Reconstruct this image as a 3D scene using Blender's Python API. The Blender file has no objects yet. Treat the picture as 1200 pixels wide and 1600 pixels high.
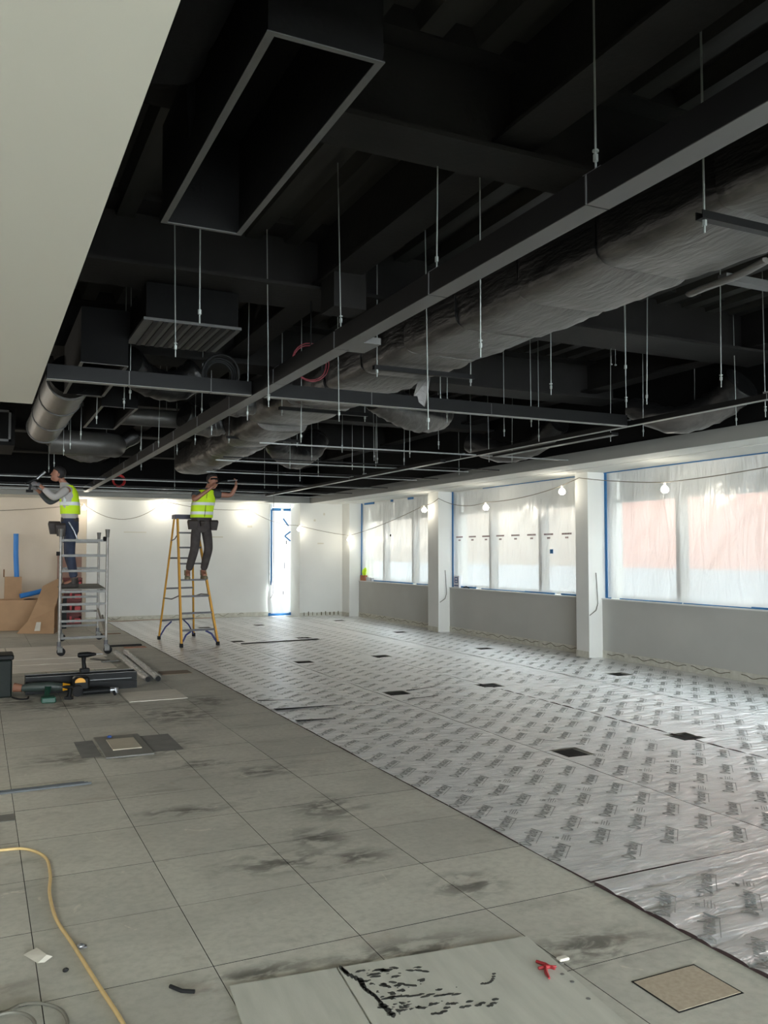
import bpy, bmesh, math, random
from mathutils import Vector, Matrix, noise
random.seed(7)
SC = bpy.context.scene
COL = SC.collection
# ------------------------------------------------------------------ camera
cam_d = bpy.data.cameras.new('camera'); cam = bpy.data.objects.new('camera', cam_d); COL.objects.link(cam)
cam_d.sensor_fit = 'VERTICAL'; cam_d.sensor_height = 24.0; cam_d.lens = 1332.0 / 1600.0 * 24.0
cam_d.clip_start = 0.05; cam_d.clip_end = 200
cam.matrix_world = Matrix(((0.90285915, -0.02031213, -0.42945638, 0.0),
                           (-0.42993646, -0.04265511, -0.90185097, 0.0),
                           (0.0, 0.99888336, -0.04724448, 1.55),
                           (0, 0, 0, 1))) @ Matrix.Identity(4)
# rows above are world axes written in camera coords (x right, y up, z back)
SC.camera = cam
# ------------------------------------------------------------------ world, light, exposure
SC.view_settings.view_transform = 'Standard'; SC.view_settings.look = 'None'
SC.view_settings.gamma = 1.0; SC.view_settings.use_curve_mapping = False
SC.view_settings.exposure = 0.82
W = bpy.data.worlds.new('overcast_sky'); SC.world = W; W.use_nodes = True
bg = W.node_tree.nodes['Background']; bg.inputs['Color'].default_value = (0.86, 0.94, 1.0, 1); bg.inputs['Strength'].default_value = 17.0
PORTALS = [(8.62, (y0 + y1) / 2, 1.62, y1 - y0, 1.5) for (y0, y1) in
           ((14.97, 18.95), (10.32, 14.55), (5.67, 10.03), (1.0, 5.3), (-3.6, 0.65), (-7.6, -4.0))]
for (x, y, zc, w, h) in PORTALS:
    L = bpy.data.lights.new('daylight_portal', 'AREA'); L.shape = 'RECTANGLE'; L.size = h; L.size_y = w
    L.cycles.is_portal = True
    o = bpy.data.objects.new('daylight_portal', L); COL.objects.link(o)
    o.location = (x, y, zc); o.rotation_euler = (0, math.radians(90), 0)
for (x, y, zc, w, h, rx, rz) in ((1.2, -8.2, 1.6, 13.6, 2.2, 90, 0),):
    L = bpy.data.lights.new('daylight_portal', 'AREA'); L.shape = 'RECTANGLE'; L.size = w; L.size_y = h; L.cycles.is_portal = True
    o = bpy.data.objects.new('daylight_portal', L); COL.objects.link(o)
    o.location = (x, y, zc); o.rotation_euler = (math.radians(rx), 0, math.radians(rz))
SC.cycles.max_bounces = 9; SC.cycles.diffuse_bounces = 5; SC.cycles.glossy_bounces = 4
SC.cycles.transmission_bounces = 6; SC.cycles.transparent_max_bounces = 12
SC.cycles.sample_clamp_indirect = 6.0; SC.cycles.caustics_reflective = False; SC.cycles.caustics_refractive = False
SC.cycles.use_denoising = True

# ------------------------------------------------------------------ materials
MATS = {}
def lin(c):
    return tuple(((v / 255.0) / 12.92 if v / 255.0 <= 0.04045 else ((v / 255.0 + 0.055) / 1.055) ** 2.4) for v in c)
def mat(name, rgb=(128, 128, 128), rough=0.6, metal=0.0, noise_amt=0.0, noise_scale=8.0, bump=0.0, bump_scale=60.0,
        spec=0.5, rand=0.0, second=None, stretch=(1, 1, 1), emit=None, coord='Object'):
    if name in MATS: return MATS[name]
    m = bpy.data.materials.new(name); MATS[name] = m; m.use_nodes = True
    nt = m.node_tree; N = nt.nodes; Lk = nt.links; b = N['Principled BSDF']
    c = lin(rgb) + (1,)
    b.inputs['Base Color'].default_value = c; b.inputs['Roughness'].default_value = rough
    b.inputs['Metallic'].default_value = metal; b.inputs['Specular IOR Level'].default_value = spec
    if noise_amt or rand or bump or second:
        tc = N.new('ShaderNodeTexCoord'); mp = N.new('ShaderNodeMapping'); mp.inputs['Scale'].default_value = stretch
        if coord == 'World':
            g = N.new('ShaderNodeNewGeometry'); Lk.new(g.outputs['Position'], mp.inputs['Vector'])
        else: Lk.new(tc.outputs[coord], mp.inputs['Vector'])
        src = None
        if noise_amt or second:
            n = N.new('ShaderNodeTexNoise'); n.inputs['Scale'].default_value = noise_scale; n.inputs['Detail'].default_value = 5
            Lk.new(mp.outputs['Vector'], n.inputs['Vector'])
            r = N.new('ShaderNodeMapRange'); r.inputs['From Min'].default_value = 0.3; r.inputs['From Max'].default_value = 0.7
            Lk.new(n.outputs['Fac'], r.inputs['Value'])
            mx = N.new('ShaderNodeMix'); mx.data_type = 'RGBA'
            s2 = lin(second) + (1,) if second else tuple(v * (1 - noise_amt) for v in c[:3]) + (1,)
            mx.inputs['A'].default_value = s2; mx.inputs['B'].default_value = c
            Lk.new(r.outputs['Result'], mx.inputs['Factor']); src = mx.outputs['Result']
        if rand:
            oi = N.new('ShaderNodeObjectInfo'); mr = N.new('ShaderNodeMapRange')
            mr.inputs['To Min'].default_value = 1 - rand; mr.inputs['To Max'].default_value = 1 + rand
            Lk.new(oi.outputs['Random'], mr.inputs['Value'])
            hs = N.new('ShaderNodeHueSaturation'); Lk.new(mr.outputs['Result'], hs.inputs['Value'])
            if src: Lk.new(src, hs.inputs['Color'])
            else: hs.inputs['Color'].default_value = c
            src = hs.outputs['Color']
        if src: Lk.new(src, b.inputs['Base Color'])
        if bump:
            n2 = N.new('ShaderNodeTexNoise'); n2.inputs['Scale'].default_value = bump_scale; n2.inputs['Detail'].default_value = 4
            Lk.new(mp.outputs['Vector'], n2.inputs['Vector'])
            bp = N.new('ShaderNodeBump'); bp.inputs['Strength'].default_value = bump; bp.inputs['Distance'].default_value = 0.01
            Lk.new(n2.outputs['Fac'], bp.inputs['Height']); Lk.new(bp.outputs['Normal'], b.inputs['Normal'])
    if emit:
        b.inputs['Emission Color'].default_value = lin(emit[0]) + (1,); b.inputs['Emission Strength'].default_value = emit[1]
    return m

M_white = mat('white_plaster', (226, 226, 220), 0.75, noise_amt=0.06, noise_scale=1.4, bump=0.05, bump_scale=30)
M_beige = mat('bare_pink_plaster', (196, 184, 166), 0.85, second=(212, 200, 184), noise_scale=0.9, bump=0.06, bump_scale=25)
M_sill = mat('white_satin_paint', (222, 222, 218), 0.4)
M_infill = mat('grey_skim_plaster', (186, 186, 180), 0.8, noise_amt=0.08, noise_scale=1.6, bump=0.05, bump_scale=30)
M_fascia = mat('shaded_fascia_board', (138, 138, 133), 0.7, noise_amt=0.05, noise_scale=3)  # greyer than the soffit underside: weaker light on the face put into colour
M_dark = mat('dark_shadow_gap', (38, 38, 38), 0.8, spec=0.12)
M_black = mat('matt_black_paint', (10, 10, 10), 0.72, spec=0.12, noise_amt=0.35, noise_scale=2.5, bump=0.15, bump_scale=40)
M_blackmetal = mat('black_painted_steel', (18, 18, 18), 0.45, spec=0.12, noise_amt=0.2, noise_scale=5)
M_beam = mat('black_painted_beam', (38, 37, 36), 0.7, spec=0.12, noise_amt=0.3, noise_scale=3, bump=0.2, bump_scale=30)
M_deck = mat('black_painted_deck', (58, 57, 55), 0.5, spec=0.12, noise_amt=0.35, noise_scale=3, stretch=(4, 0.4, 1), coord='World')
M_channel = mat('charcoal_channel', (70, 70, 68), 0.45, noise_amt=0.06, noise_scale=4)
M_litunder = mat('floor_lit_channel_grey', (126, 126, 122), 0.5, noise_amt=0.08)
M_lip = mat('dark_galvanised_lip', (72, 72, 71), 0.5, noise_amt=0.25, noise_scale=9)
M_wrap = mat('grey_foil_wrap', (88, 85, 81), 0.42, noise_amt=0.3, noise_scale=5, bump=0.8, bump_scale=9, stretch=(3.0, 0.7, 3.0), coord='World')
def shade_wrap_sides():
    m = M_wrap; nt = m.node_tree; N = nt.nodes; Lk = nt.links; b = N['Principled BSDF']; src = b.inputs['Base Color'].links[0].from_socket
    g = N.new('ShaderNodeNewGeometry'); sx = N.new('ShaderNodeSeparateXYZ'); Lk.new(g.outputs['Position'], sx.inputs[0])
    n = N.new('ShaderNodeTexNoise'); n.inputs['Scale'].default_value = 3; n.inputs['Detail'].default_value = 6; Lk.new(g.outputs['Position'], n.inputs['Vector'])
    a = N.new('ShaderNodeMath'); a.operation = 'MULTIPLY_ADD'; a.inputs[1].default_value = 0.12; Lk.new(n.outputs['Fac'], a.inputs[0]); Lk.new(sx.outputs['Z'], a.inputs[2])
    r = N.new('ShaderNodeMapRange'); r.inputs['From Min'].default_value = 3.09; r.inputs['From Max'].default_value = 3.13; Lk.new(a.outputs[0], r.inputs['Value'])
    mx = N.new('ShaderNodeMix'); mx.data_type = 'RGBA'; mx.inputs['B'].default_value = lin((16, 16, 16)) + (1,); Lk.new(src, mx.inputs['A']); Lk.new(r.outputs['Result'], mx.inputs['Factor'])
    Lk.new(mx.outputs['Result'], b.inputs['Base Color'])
shade_wrap_sides()   # wrap blackened with height: side shade put into colour, floor-lit underside left grey
M_spiral = mat('dull_galvanised_duct', (84, 83, 80), 0.42, noise_amt=0.3, noise_scale=6, metal=0.3)
M_rod = mat('zinc_rod', (150, 156, 152), 0.4, metal=0.5, noise_amt=0.1, noise_scale=30)
M_rail = mat('bright_galvanised_rail', (128, 130, 128), 0.4, metal=0.4, noise_amt=0.1)
M_alu = mat('worn_aluminium', (150, 147, 142), 0.45, metal=0.5, noise_amt=0.3, noise_scale=18)
M_aludark = mat('dull_alloy_rung', (98, 97, 93), 0.45, metal=0.4, noise_amt=0.25, noise_scale=16)
M_yellow = mat('yellow_fibreglass', (206, 150, 44), 0.5, noise_amt=0.18, noise_scale=9)
M_step = mat('grey_ladder_step', (96, 96, 100), 0.5, noise_amt=0.2)
M_blue = mat('blue_brace_paint', (44, 52, 110), 0.5)
M_tape = mat('blue_masking_tape', (44, 112, 168), 0.6, noise_amt=0.15, noise_scale=12)
M_hiviz = mat('fluorescent_yellow_vest', (196, 232, 28), 0.7, bump=0.4, bump_scale=18)
M_silver = mat('silver_reflective_band', (206, 212, 212), 0.4)
M_skin = mat('skin', (150, 104, 84), 0.55, noise_amt=0.08, noise_scale=20)
M_hair = mat('dark_hair', (24, 20, 19), 0.7)
M_shirt = mat('dark_grey_tee', (62, 66, 68), 0.85, bump=0.4, bump_scale=14)
M_sweat = mat('pale_grey_sweatshirt', (170, 166, 162), 0.85, bump=0.5, bump_scale=12)
M_trouser = mat('charcoal_work_trousers', (52, 47, 46), 0.85, second=(72, 66, 64), noise_scale=9, bump=0.6, bump_scale=14)
M_jeans = mat('dark_blue_jeans', (36, 44, 62), 0.85, second=(50, 58, 78), noise_scale=9, bump=0.6, bump_scale=14)
M_boot = mat('tan_work_boot', (124, 116, 92), 0.8, noise_amt=0.3, noise_scale=20)
M_bootd = mat('dark_brown_boot', (62, 56, 52), 0.7, noise_amt=0.3, noise_scale=20)
M_belt = mat('dark_leather_tool_belt', (50, 42, 38), 0.65, noise_amt=0.35, noise_scale=15)
M_glove = mat('grey_work_glove', (112, 112, 114), 0.8, noise_amt=0.2, noise_scale=30)
M_card = mat('corrugated_cardboard', (180, 146, 112), 0.85, noise_amt=0.1, noise_scale=6)
M_cardd = mat('cardboard_inside', (128, 96, 68), 0.9, noise_amt=0.1, noise_scale=6)
M_pipe = mat('bright_blue_pipe', (52, 128, 205), 0.5)
M_plasticblk = mat('black_plastic', (24, 25, 25), 0.45, spec=0.12, noise_amt=0.2)
M_toolgrn = mat('green_tool_plastic', (30, 72, 58), 0.45)
M_toolyel = mat('yellow_tool_plastic', (214, 152, 30), 0.5)
M_steel = mat('bare_steel', (150, 152, 154), 0.3, metal=0.8)
M_red = mat('red_plastic', (190, 36, 38), 0.5, noise_amt=0.2)
M_redcable = mat('red_cable', (96, 18, 30), 0.5)
M_cable = mat('yellow_cable', (204, 176, 120), 0.55, noise_amt=0.12, noise_scale=20)
M_greycable = mat('grey_cable', (104, 102, 92), 0.6)
M_rubber = mat('black_rubber', (34, 34, 34), 0.7, spec=0.12)
M_box_lid = mat('cream_floor_box_lid', (176, 168, 150), 0.6, noise_amt=0.12)
M_boxmetal = mat('dusty_steel_frame', (116, 115, 110), 0.55, noise_amt=0.2)
M_chip = mat('chipboard', (172, 160, 142), 0.85, second=(156, 144, 126), noise_scale=60)
M_hard = mat('pale_grey_protection_board', (190, 190, 180), 0.6, second=(170, 171, 161), noise_scale=3.2, stretch=(5.0, 0.7, 1), bump=0.05)
M_pale = mat('white_dusty_board', (214, 210, 198), 0.7, second=(190, 186, 174), noise_scale=4, stretch=(1, 5, 1))
M_dust = mat('dusty_hardboard', (240, 235, 224), 0.75, second=(214, 208, 196), noise_scale=3, stretch=(1, 4, 1))
M_blackink = mat('black_paint_stain', (66, 67, 64), 0.5)
M_print = mat('grey_foil_print', (142, 144, 142), 0.42, metal=0.3)
M_under = mat('dark_underlay_edge', (70, 58, 58), 0.9, spec=0.12)
M_adh = mat('brown_adhesive_bead', (96, 88, 66), 0.8)
M_adhc = mat('cream_bare_plaster_strip', (208, 206, 194), 0.9, second=(184, 182, 168), noise_scale=14)
M_bulbcap = mat('pale_lamp_holder', (210, 208, 200), 0.5)
M_frame = mat('white_window_frame', (190, 192, 190), 0.45)
M_dkline = mat('dark_sealant', (60, 62, 62), 0.7)
M_text = mat('dark_red_print', (104, 70, 72), 0.7)
M_textb = mat('blue_print', (40, 70, 130), 0.7)

def simple_bulb(name, col, strength):
    m = bpy.data.materials.new(name); m.use_nodes = True; nt = m.node_tree; nt.nodes.clear()
    e = nt.nodes.new('ShaderNodeEmission'); e.inputs['Color'].default_value = lin(col) + (1,); e.inputs['Strength'].default_value = strength
    o = nt.nodes.new('ShaderNodeOutputMaterial'); nt.links.new(e.outputs[0], o.inputs[0]); return m
M_bulb = simple_bulb('warm_lamp_glow', (255, 246, 226), 14.0)

def plastic_mat(name, tint=(236, 238, 236), transp=0.42, transl=0.42, bump=0.5, gl=0.08):
    m = bpy.data.materials.new(name); m.use_nodes = True; nt = m.node_tree; N = nt.nodes; Lk = nt.links; N.clear()
    out = N.new('ShaderNodeOutputMaterial')
    tp = N.new('ShaderNodeBsdfTransparent'); tp.inputs['Color'].default_value = (1, 1, 1, 1)
    tl = N.new('ShaderNodeBsdfTranslucent'); tl.inputs['Color'].default_value = lin(tint) + (1,)
    df = N.new('ShaderNodeBsdfDiffuse'); df.inputs['Color'].default_value = lin(tint) + (1,)
    gs = N.new('ShaderNodeBsdfGlossy'); gs.inputs['Roughness'].default_value = 0.25; gs.inputs['Color'].default_value = (1, 1, 1, 1)
    tc = N.new('ShaderNodeNewGeometry'); mp = N.new('ShaderNodeMapping'); mp.inputs['Rotation'].default_value = (-0.7, 0, 0); mp.inputs['Scale'].default_value = (1, 3.2, 0.6)
    Lk.new(tc.outputs['Position'], mp.inputs['Vector'])
    n = N.new('ShaderNodeTexNoise'); n.inputs['Scale'].default_value = 2.2; n.inputs['Detail'].default_value = 4; n.inputs['Distortion'].default_value = 0.8
    Lk.new(mp.outputs['Vector'], n.inputs['Vector'])
    bp = N.new('ShaderNodeBump'); bp.inputs['Strength'].default_value = bump; bp.inputs['Distance'].default_value = 0.06; Lk.new(n.outputs['Fac'], bp.inputs['Height'])
    for s in (tl, df, gs): Lk.new(bp.outputs['Normal'], s.inputs['Normal'])
    a = N.new('ShaderNodeMixShader'); a.inputs['Fac'].default_value = transl / (1 - transp)
    Lk.new(df.outputs[0], a.inputs[1]); Lk.new(tl.outputs[0], a.inputs[2])
    b = N.new('ShaderNodeMixShader'); b.inputs['Fac'].default_value = transp
    Lk.new(a.outputs[0], b.inputs[1]); Lk.new(tp.outputs[0], b.inputs[2])
    c = N.new('ShaderNodeMixShader'); c.inputs['Fac'].default_value = gl
    Lk.new(b.outputs[0], c.inputs[1]); Lk.new(gs.outputs[0], c.inputs[2]); Lk.new(c.outputs[0], out.inputs[0])
    MATS[name] = m; return m
M_poly = plastic_mat('milky_polythene', transp=0.13, transl=0.034, gl=0.12, bump=0.5)
M_poly_door = plastic_mat('milky_polythene_thick', transp=0.02, transl=0.05)
M_cling = plastic_mat('clear_crinkled_wrap', transp=0.62, transl=0.1, gl=0.3, bump=1.0)
def glass_mat():
    m = bpy.data.materials.new('window_glass'); m.use_nodes = True; nt = m.node_tree; N = nt.nodes; Lk = nt.links; N.clear()
    out = N.new('ShaderNodeOutputMaterial'); tp = N.new('ShaderNodeBsdfTransparent'); tp.inputs['Color'].default_value = (0.9, 0.93, 0.92, 1)
    gs = N.new('ShaderNodeBsdfGlossy'); gs.inputs['Roughness'].default_value = 0.02
    mx = N.new('ShaderNodeMixShader'); mx.inputs['Fac'].default_value = 0.06
    Lk.new(tp.outputs[0], mx.inputs[1]); Lk.new(gs.outputs[0], mx.inputs[2]); Lk.new(mx.outputs[0], out.inputs[0]); return m
M_glass = glass_mat()

def floor_mat():
    """dusty galvanised raised-floor panels with smudges that have a place of their own"""
    m = bpy.data.materials.new('raised_floor_panel'); m.use_nodes = True; nt = m.node_tree; N = nt.nodes; Lk = nt.links
    b = N['Principled BSDF']; b.inputs['Roughness'].default_value = 0.62
    g = N.new('ShaderNodeNewGeometry')
    def nz(scale, detail=5, dist=0.0, st=(1, 1, 1)):
        mp = N.new('ShaderNodeMapping'); mp.inputs['Scale'].default_value = st; Lk.new(g.outputs['Position'], mp.inputs['Vector'])
        n = N.new('ShaderNodeTexNoise'); n.inputs['Scale'].default_value = scale; n.inputs['Detail'].default_value = detail; n.inputs['Distortion'].default_value = dist
        n.inputs['Roughness'].default_value = 0.6
        Lk.new(mp.outputs['Vector'], n.inputs['Vector']); return n.outputs['Fac']
    def ramp(s, a, c):
        r = N.new('ShaderNodeMapRange'); r.inputs['From Min'].default_value = a; r.inputs['From Max'].default_value = c; r.interpolation_type = 'SMOOTHSTEP'
        Lk.new(s, r.inputs['Value']); return r.outputs['Result']
    def mix(fac, A, B):
        x = N.new('ShaderNodeMix'); x.data_type = 'RGBA'
        if isinstance(fac, float): x.inputs['Factor'].default_value = fac
        else: Lk.new(fac, x.inputs['Factor'])
        for k, v in (('A', A), ('B', B)):
            if isinstance(v, tuple): x.inputs[k].default_value = lin(v) + (1,)
            else: Lk.new(v, x.inputs[k])
        return x.outputs['Result']
    def mul(a, c):
        x = N.new('ShaderNodeMath'); x.operation = 'MULTIPLY'; x.use_clamp = True
        for i, v in enumerate((a, c)):
            if isinstance(v, float): x.inputs[i].default_value = v
            else: Lk.new(v, x.inputs[i])
        return x.outputs[0]
    base = mix(ramp(nz(1.3), 0.35, 0.65), (172, 171, 161), (188, 187, 176))
    base = mix(mul(ramp(nz(26, 6), 0.35, 0.75), 0.5), base, (152, 151, 141))
    base = mix(mul(ramp(nz(3.3, 4, 0.6, (1, 1.4, 1)), 0.58, 0.74), 0.35), base, (140, 122, 108))
    base = mix(mul(ramp(nz(6.5, 6, 1.2), 0.655, 0.70), 0.6), base, (206, 202, 188))
    # dark smudges gathered round certain spots
    spots = [(1.40, 4.15, 0.42, 0.2), (1.75, 4.05, 0.3, 0.15), (1.95, 4.9, 0.3, 0.35), (1.15, 5.2, 0.4, 0.15), (1.85, 5.9, 0.35, 0.22), (1.5, 6.3, 0.3, 0.2),
             (1.2, 7.0, 0.62, 0.5), (0.7, 6.9, 0.45, 0.3), (1.75, 8.3, 0.55, 0.7), (2.2, 8.9, 0.3, 0.5), (0.95, 9.2, 0.8, 0.35), (1.5, 3.02, 0.5, 0.16), (2.1, 3.5, 0.25, 0.2), (2.2, 2.75, 0.4, 0.2), (0.95, 3.1, .3, .1), (0.4, 9.7, 0.6, 0.4), (1.7, 4.4, .2, .25)]
    acc = None
    for (sx, sy, rx, ry) in spots:
        mp = N.new('ShaderNodeMapping'); mp.vector_type = 'TEXTURE'; mp.inputs['Location'].default_value = (sx, sy, 0); mp.inputs['Scale'].default_value = (rx, ry, 1)
        Lk.new(g.outputs['Position'], mp.inputs['Vector'])
        ln = N.new('ShaderNodeVectorMath'); ln.operation = 'LENGTH'; Lk.new(mp.outputs['Vector'], ln.inputs[0])
        r = N.new('ShaderNodeMapRange'); r.inputs['From Min'].default_value = 1.0; r.inputs['From Max'].default_value = 0.2; Lk.new(ln.outputs['Value'], r.inputs['Value'])
        if acc is None: acc = r.outputs['Result']
        else:
            mm = N.new('ShaderNodeMath'); mm.operation = 'MAXIMUM'; Lk.new(acc, mm.inputs[0]); Lk.new(r.outputs['Result'], mm.inputs[1]); acc = mm.outputs[0]
    sm = mul(acc, ramp(nz(6.5, 8, 0.4, (1, 1.8, 1)), 0.40, 0.6))
    base = mix(mul(sm, 0.85), base, (76, 74, 67))
    base = mix(mul(ramp(nz(2.1, 7, 0.4, (1, 2.2, 1)), 0.56, 0.7), 0.35), base, (104, 101, 92))
    oi = N.new('ShaderNodeObjectInfo'); mr = N.new('ShaderNodeMapRange'); mr.inputs['To Min'].default_value = 0.93; mr.inputs['To Max'].default_value = 1.05
    Lk.new(oi.outputs['Random'], mr.inputs['Value']); hs = N.new('ShaderNodeHueSaturation'); Lk.new(mr.outputs['Result'], hs.inputs['Value']); Lk.new(base, hs.inputs['Color'])
    Lk.new(hs.outputs['Color'], b.inputs['Base Color'])
    bp = N.new('ShaderNodeBump'); bp.inputs['Strength'].default_value = 0.12; bp.inputs['Distance'].default_value = 0.01; Lk.new(nz(40, 4), bp.inputs['Height']); Lk.new(bp.outputs['Normal'], b.inputs['Normal'])
    return m
M_floor = floor_mat()

def foil_mat():
    m = bpy.data.materials.new('silver_foil_underlay'); m.use_nodes = True; nt = m.node_tree; N = nt.nodes; Lk = nt.links
    b = N['Principled BSDF']; b.inputs['Metallic'].default_value = 0.7; b.inputs['Roughness'].default_value = 0.3
    g = N.new('ShaderNodeNewGeometry')
    n = N.new('ShaderNodeTexNoise'); n.inputs['Scale'].default_value = 6; n.inputs['Detail'].default_value = 5; Lk.new(g.outputs['Position'], n.inputs['Vector'])
    mx = N.new('ShaderNodeMix'); mx.data_type = 'RGBA'; mx.inputs['A'].default_value = lin((216, 216, 217)) + (1,); mx.inputs['B'].default_value = lin((246, 245, 245)) + (1,)
    Lk.new(n.outputs['Fac'], mx.inputs['Factor']); Lk.new(mx.outputs['Result'], b.inputs['Base Color'])
    # crinkle: stretched noise plus fine cross ribs
    mp = N.new('ShaderNodeMapping'); mp.inputs['Rotation'].default_value = (0, 0, math.radians(-20)); mp.inputs['Scale'].default_value = (2.5, 9, 1); Lk.new(g.outputs['Position'], mp.inputs['Vector'])
    c = N.new('ShaderNodeTexNoise'); c.inputs['Scale'].default_value = 1.7; c.inputs['Detail'].default_value = 7; c.inputs['Distortion'].default_value = 0.7; Lk.new(mp.outputs['Vector'], c.inputs['Vector'])
    w = N.new('ShaderNodeTexWave'); w.bands_direction = 'Y'; w.inputs['Scale'].default_value = 13; w.inputs['Distortion'].default_value = 1.2; w.inputs['Detail'].default_value = 2; Lk.new(g.outputs['Position'], w.inputs['Vector'])
    b1 = N.new('ShaderNodeBump'); b1.inputs['Strength'].default_value = 0.75; b1.inputs['Distance'].default_value = 0.05; Lk.new(c.outputs['Fac'], b1.inputs['Height'])
    b2 = N.new('ShaderNodeBump'); b2.inputs['Strength'].default_value = 0.2; b2.inputs['Distance'].default_value = 0.006; Lk.new(w.outputs['Fac'], b2.inputs['Height']); Lk.new(b1.outputs['Normal'], b2.inputs['Normal'])
    Lk.new(b2.outputs['Normal'], b.inputs['Normal']); return m
M_foil = foil_mat()

def brick_mat():
    m = bpy.data.materials.new('pink_brick'); m.use_nodes = True; nt = m.node_tree; N = nt.nodes; Lk = nt.links
    b = N['Principled BSDF']; b.inputs['Roughness'].default_value = 0.85
    g = N.new('ShaderNodeNewGeometry'); mp = N.new('ShaderNodeMapping'); mp.inputs['Rotation'].default_value = (math.radians(90), 0, math.radians(90)); Lk.new(g.outputs['Position'], mp.inputs['Vector'])
    t = N.new('ShaderNodeTexNoise'); t.inputs['Scale'].default_value = 1.5; Lk.new(g.outputs['Position'], t.inputs['Vector'])
    mx = N.new('ShaderNodeMix'); mx.data_type = 'RGBA'; mx.inputs['A'].default_value = lin((160, 112, 98)) + (1,); mx.inputs['B'].default_value = lin((176, 126, 112)) + (1,)
    Lk.new(t.outputs['Fac'], mx.inputs['Factor']); Lk.new(mx.outputs['Result'], b.inputs['Base Color']); return m
M_brick = brick_mat()
M_render = mat('white_render', (150, 150, 152), 0.8)
M_pave = mat('grey_paving', (140, 140, 138), 0.9, noise_amt=0.1)

# ------------------------------------------------------------------ geometry helpers
class MB:
    def __init__(s): s.v = []; s.f = []; s.sm = []
    def add(s, vs, fs, smooth=False):
        n = len(s.v); s.v += [tuple(p) for p in vs]; s.f += [tuple(i + n for i in f) for f in fs]; s.sm += [smooth] * len(fs); return s
    def box(s, x0, y0, z0, x1, y1, z1, M=None):
        vs = [Vector(p) for p in ((x0, y0, z0), (x1, y0, z0), (x1, y1, z0), (x0, y1, z0), (x0, y0, z1), (x1, y0, z1), (x1, y1, z1), (x0, y1, z1))]
        if M is not None: vs = [M @ p for p in vs]
        return s.add(vs, [(0, 3, 2, 1), (4, 5, 6, 7), (0, 1, 5, 4), (1, 2, 6, 5), (2, 3, 7, 6), (3, 0, 4, 7)])
    def bar(s, a, b, w, d, up=(0, 0, 1)):
        """rectangular bar from a to b, w across, d along up"""
        a = Vector(a); b = Vector(b); t = (b - a).normalized(); u = Vector(up); u = (u - t * u.dot(t)).normalized(); r = t.cross(u)
        vs = []
        for p in (a, b):
            for (i, j) in ((-1, -1), (1, -1), (1, 1), (-1, 1)): vs.append(p + r * (w / 2 * i) + u * (d / 2 * j))
        return s.add(vs, [(0, 1, 2, 3), (7, 6, 5, 4), (0, 4, 5, 1), (1, 5, 6, 2), (2, 6, 7, 3), (3, 7, 4, 0)])
    def tube(s, pts, r, n=8, caps=True, smooth=True):
        pts = [Vector(p) for p in pts]; k = len(pts); rr = r if isinstance(r, (list, tuple)) else [r] * k
        vs = []; prev = None
        for i, p in enumerate(pts):
            t = (pts[min(i + 1, k - 1)] - pts[max(i - 1, 0)]).normalized()
            if prev is None:
                u = Vector((0, 0, 1)) if abs(t.z) < 0.9 else Vector((1, 0, 0))
            else: u = prev
            u = (u - t * u.dot(t)).normalized(); prev = u; w = t.cross(u)
            for j in range(n):
                a = 2 * math.pi * j / n; vs.append(p + (u * math.cos(a) + w * math.sin(a)) * rr[i])
        fs = [(i * n + j, i * n + (j + 1) % n, (i + 1) * n + (j + 1) % n, (i + 1) * n + j) for i in range(k - 1) for j in range(n)]
        s.add(vs, fs, smooth)
        if caps: s.add(vs[:n], [tuple(reversed(range(n)))]); s.add(vs[-n:], [tuple(range(n))])
        return s
    def loft(s, rings, smooth=True, caps=True):
        """rings: list of lists of points, equal count"""
        n = len(rings[0]); vs = [p for r in rings for p in r]
        fs = [(i * n + j, i * n + (j + 1) % n, (i + 1) * n + (j + 1) % n, (i + 1) * n + j) for i in range(len(rings) - 1) for j in range(n)]
        s.add(vs, fs, smooth)
        if caps: s.add(rings[0], [tuple(reversed(range(n)))]); s.add(rings[-1], [tuple(range(n))])
        return s
    def ball(s, c, rx, ry, rz, nu=12, nv=8, M=None):
        rings = []
        for i in range(nv + 1):
            a = -math.pi / 2 + math.pi * i / nv
            rings.append([Vector((rx * math.cos(a) * math.cos(2 * math.pi * j / nu), ry * math.cos(a) * math.sin(2 * math.pi * j / nu), rz * math.sin(a))) for j in range(nu)])
        rings = [[(M @ p if M is not None else p) + Vector(c) for p in r] for r in rings]
        return s.loft(rings, True, False)
    def prism(s, poly, z0, z1):
        n = len(poly); vs = [(x, y, z0) for x, y in poly] + [(x, y, z1) for x, y in poly]
        return s.add(vs, [tuple(reversed(range(n))), tuple(range(n, 2 * n))] + [(i, (i + 1) % n, n + (i + 1) % n, n + i) for i in range(n)])
    def build(s, name, m, parent=None, loc=None, bevel=0.0, fix=True):
        me = bpy.data.meshes.new(name); me.from_pydata(s.v, [], s.f)
        me.polygons.foreach_set('use_smooth', s.sm)
        if isinstance(m, (list, tuple)):
            for q in m: me.materials.append(q)
        else: me.materials.append(m)
        bm = bmesh.new(); bm.from_mesh(me)
        if fix: bmesh.ops.recalc_face_normals(bm, faces=bm.faces)
        if bevel:
            bmesh.ops.bevel(bm, geom=[e for e in bm.edges], offset=bevel, segments=1, affect='EDGES', clamp_overlap=True)
        bm.to_mesh(me); bm.free(); me.update()
        o = bpy.data.objects.new(name, me); COL.objects.link(o)
        if parent is not None:
            o.parent = parent
            o.location = -wloc(parent) if loc is None else loc
        elif loc is not None: o.location = loc
        return o
def wloc(o):
    return o.location + (wloc(o.parent) if o.parent else Vector((0, 0, 0)))
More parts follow.
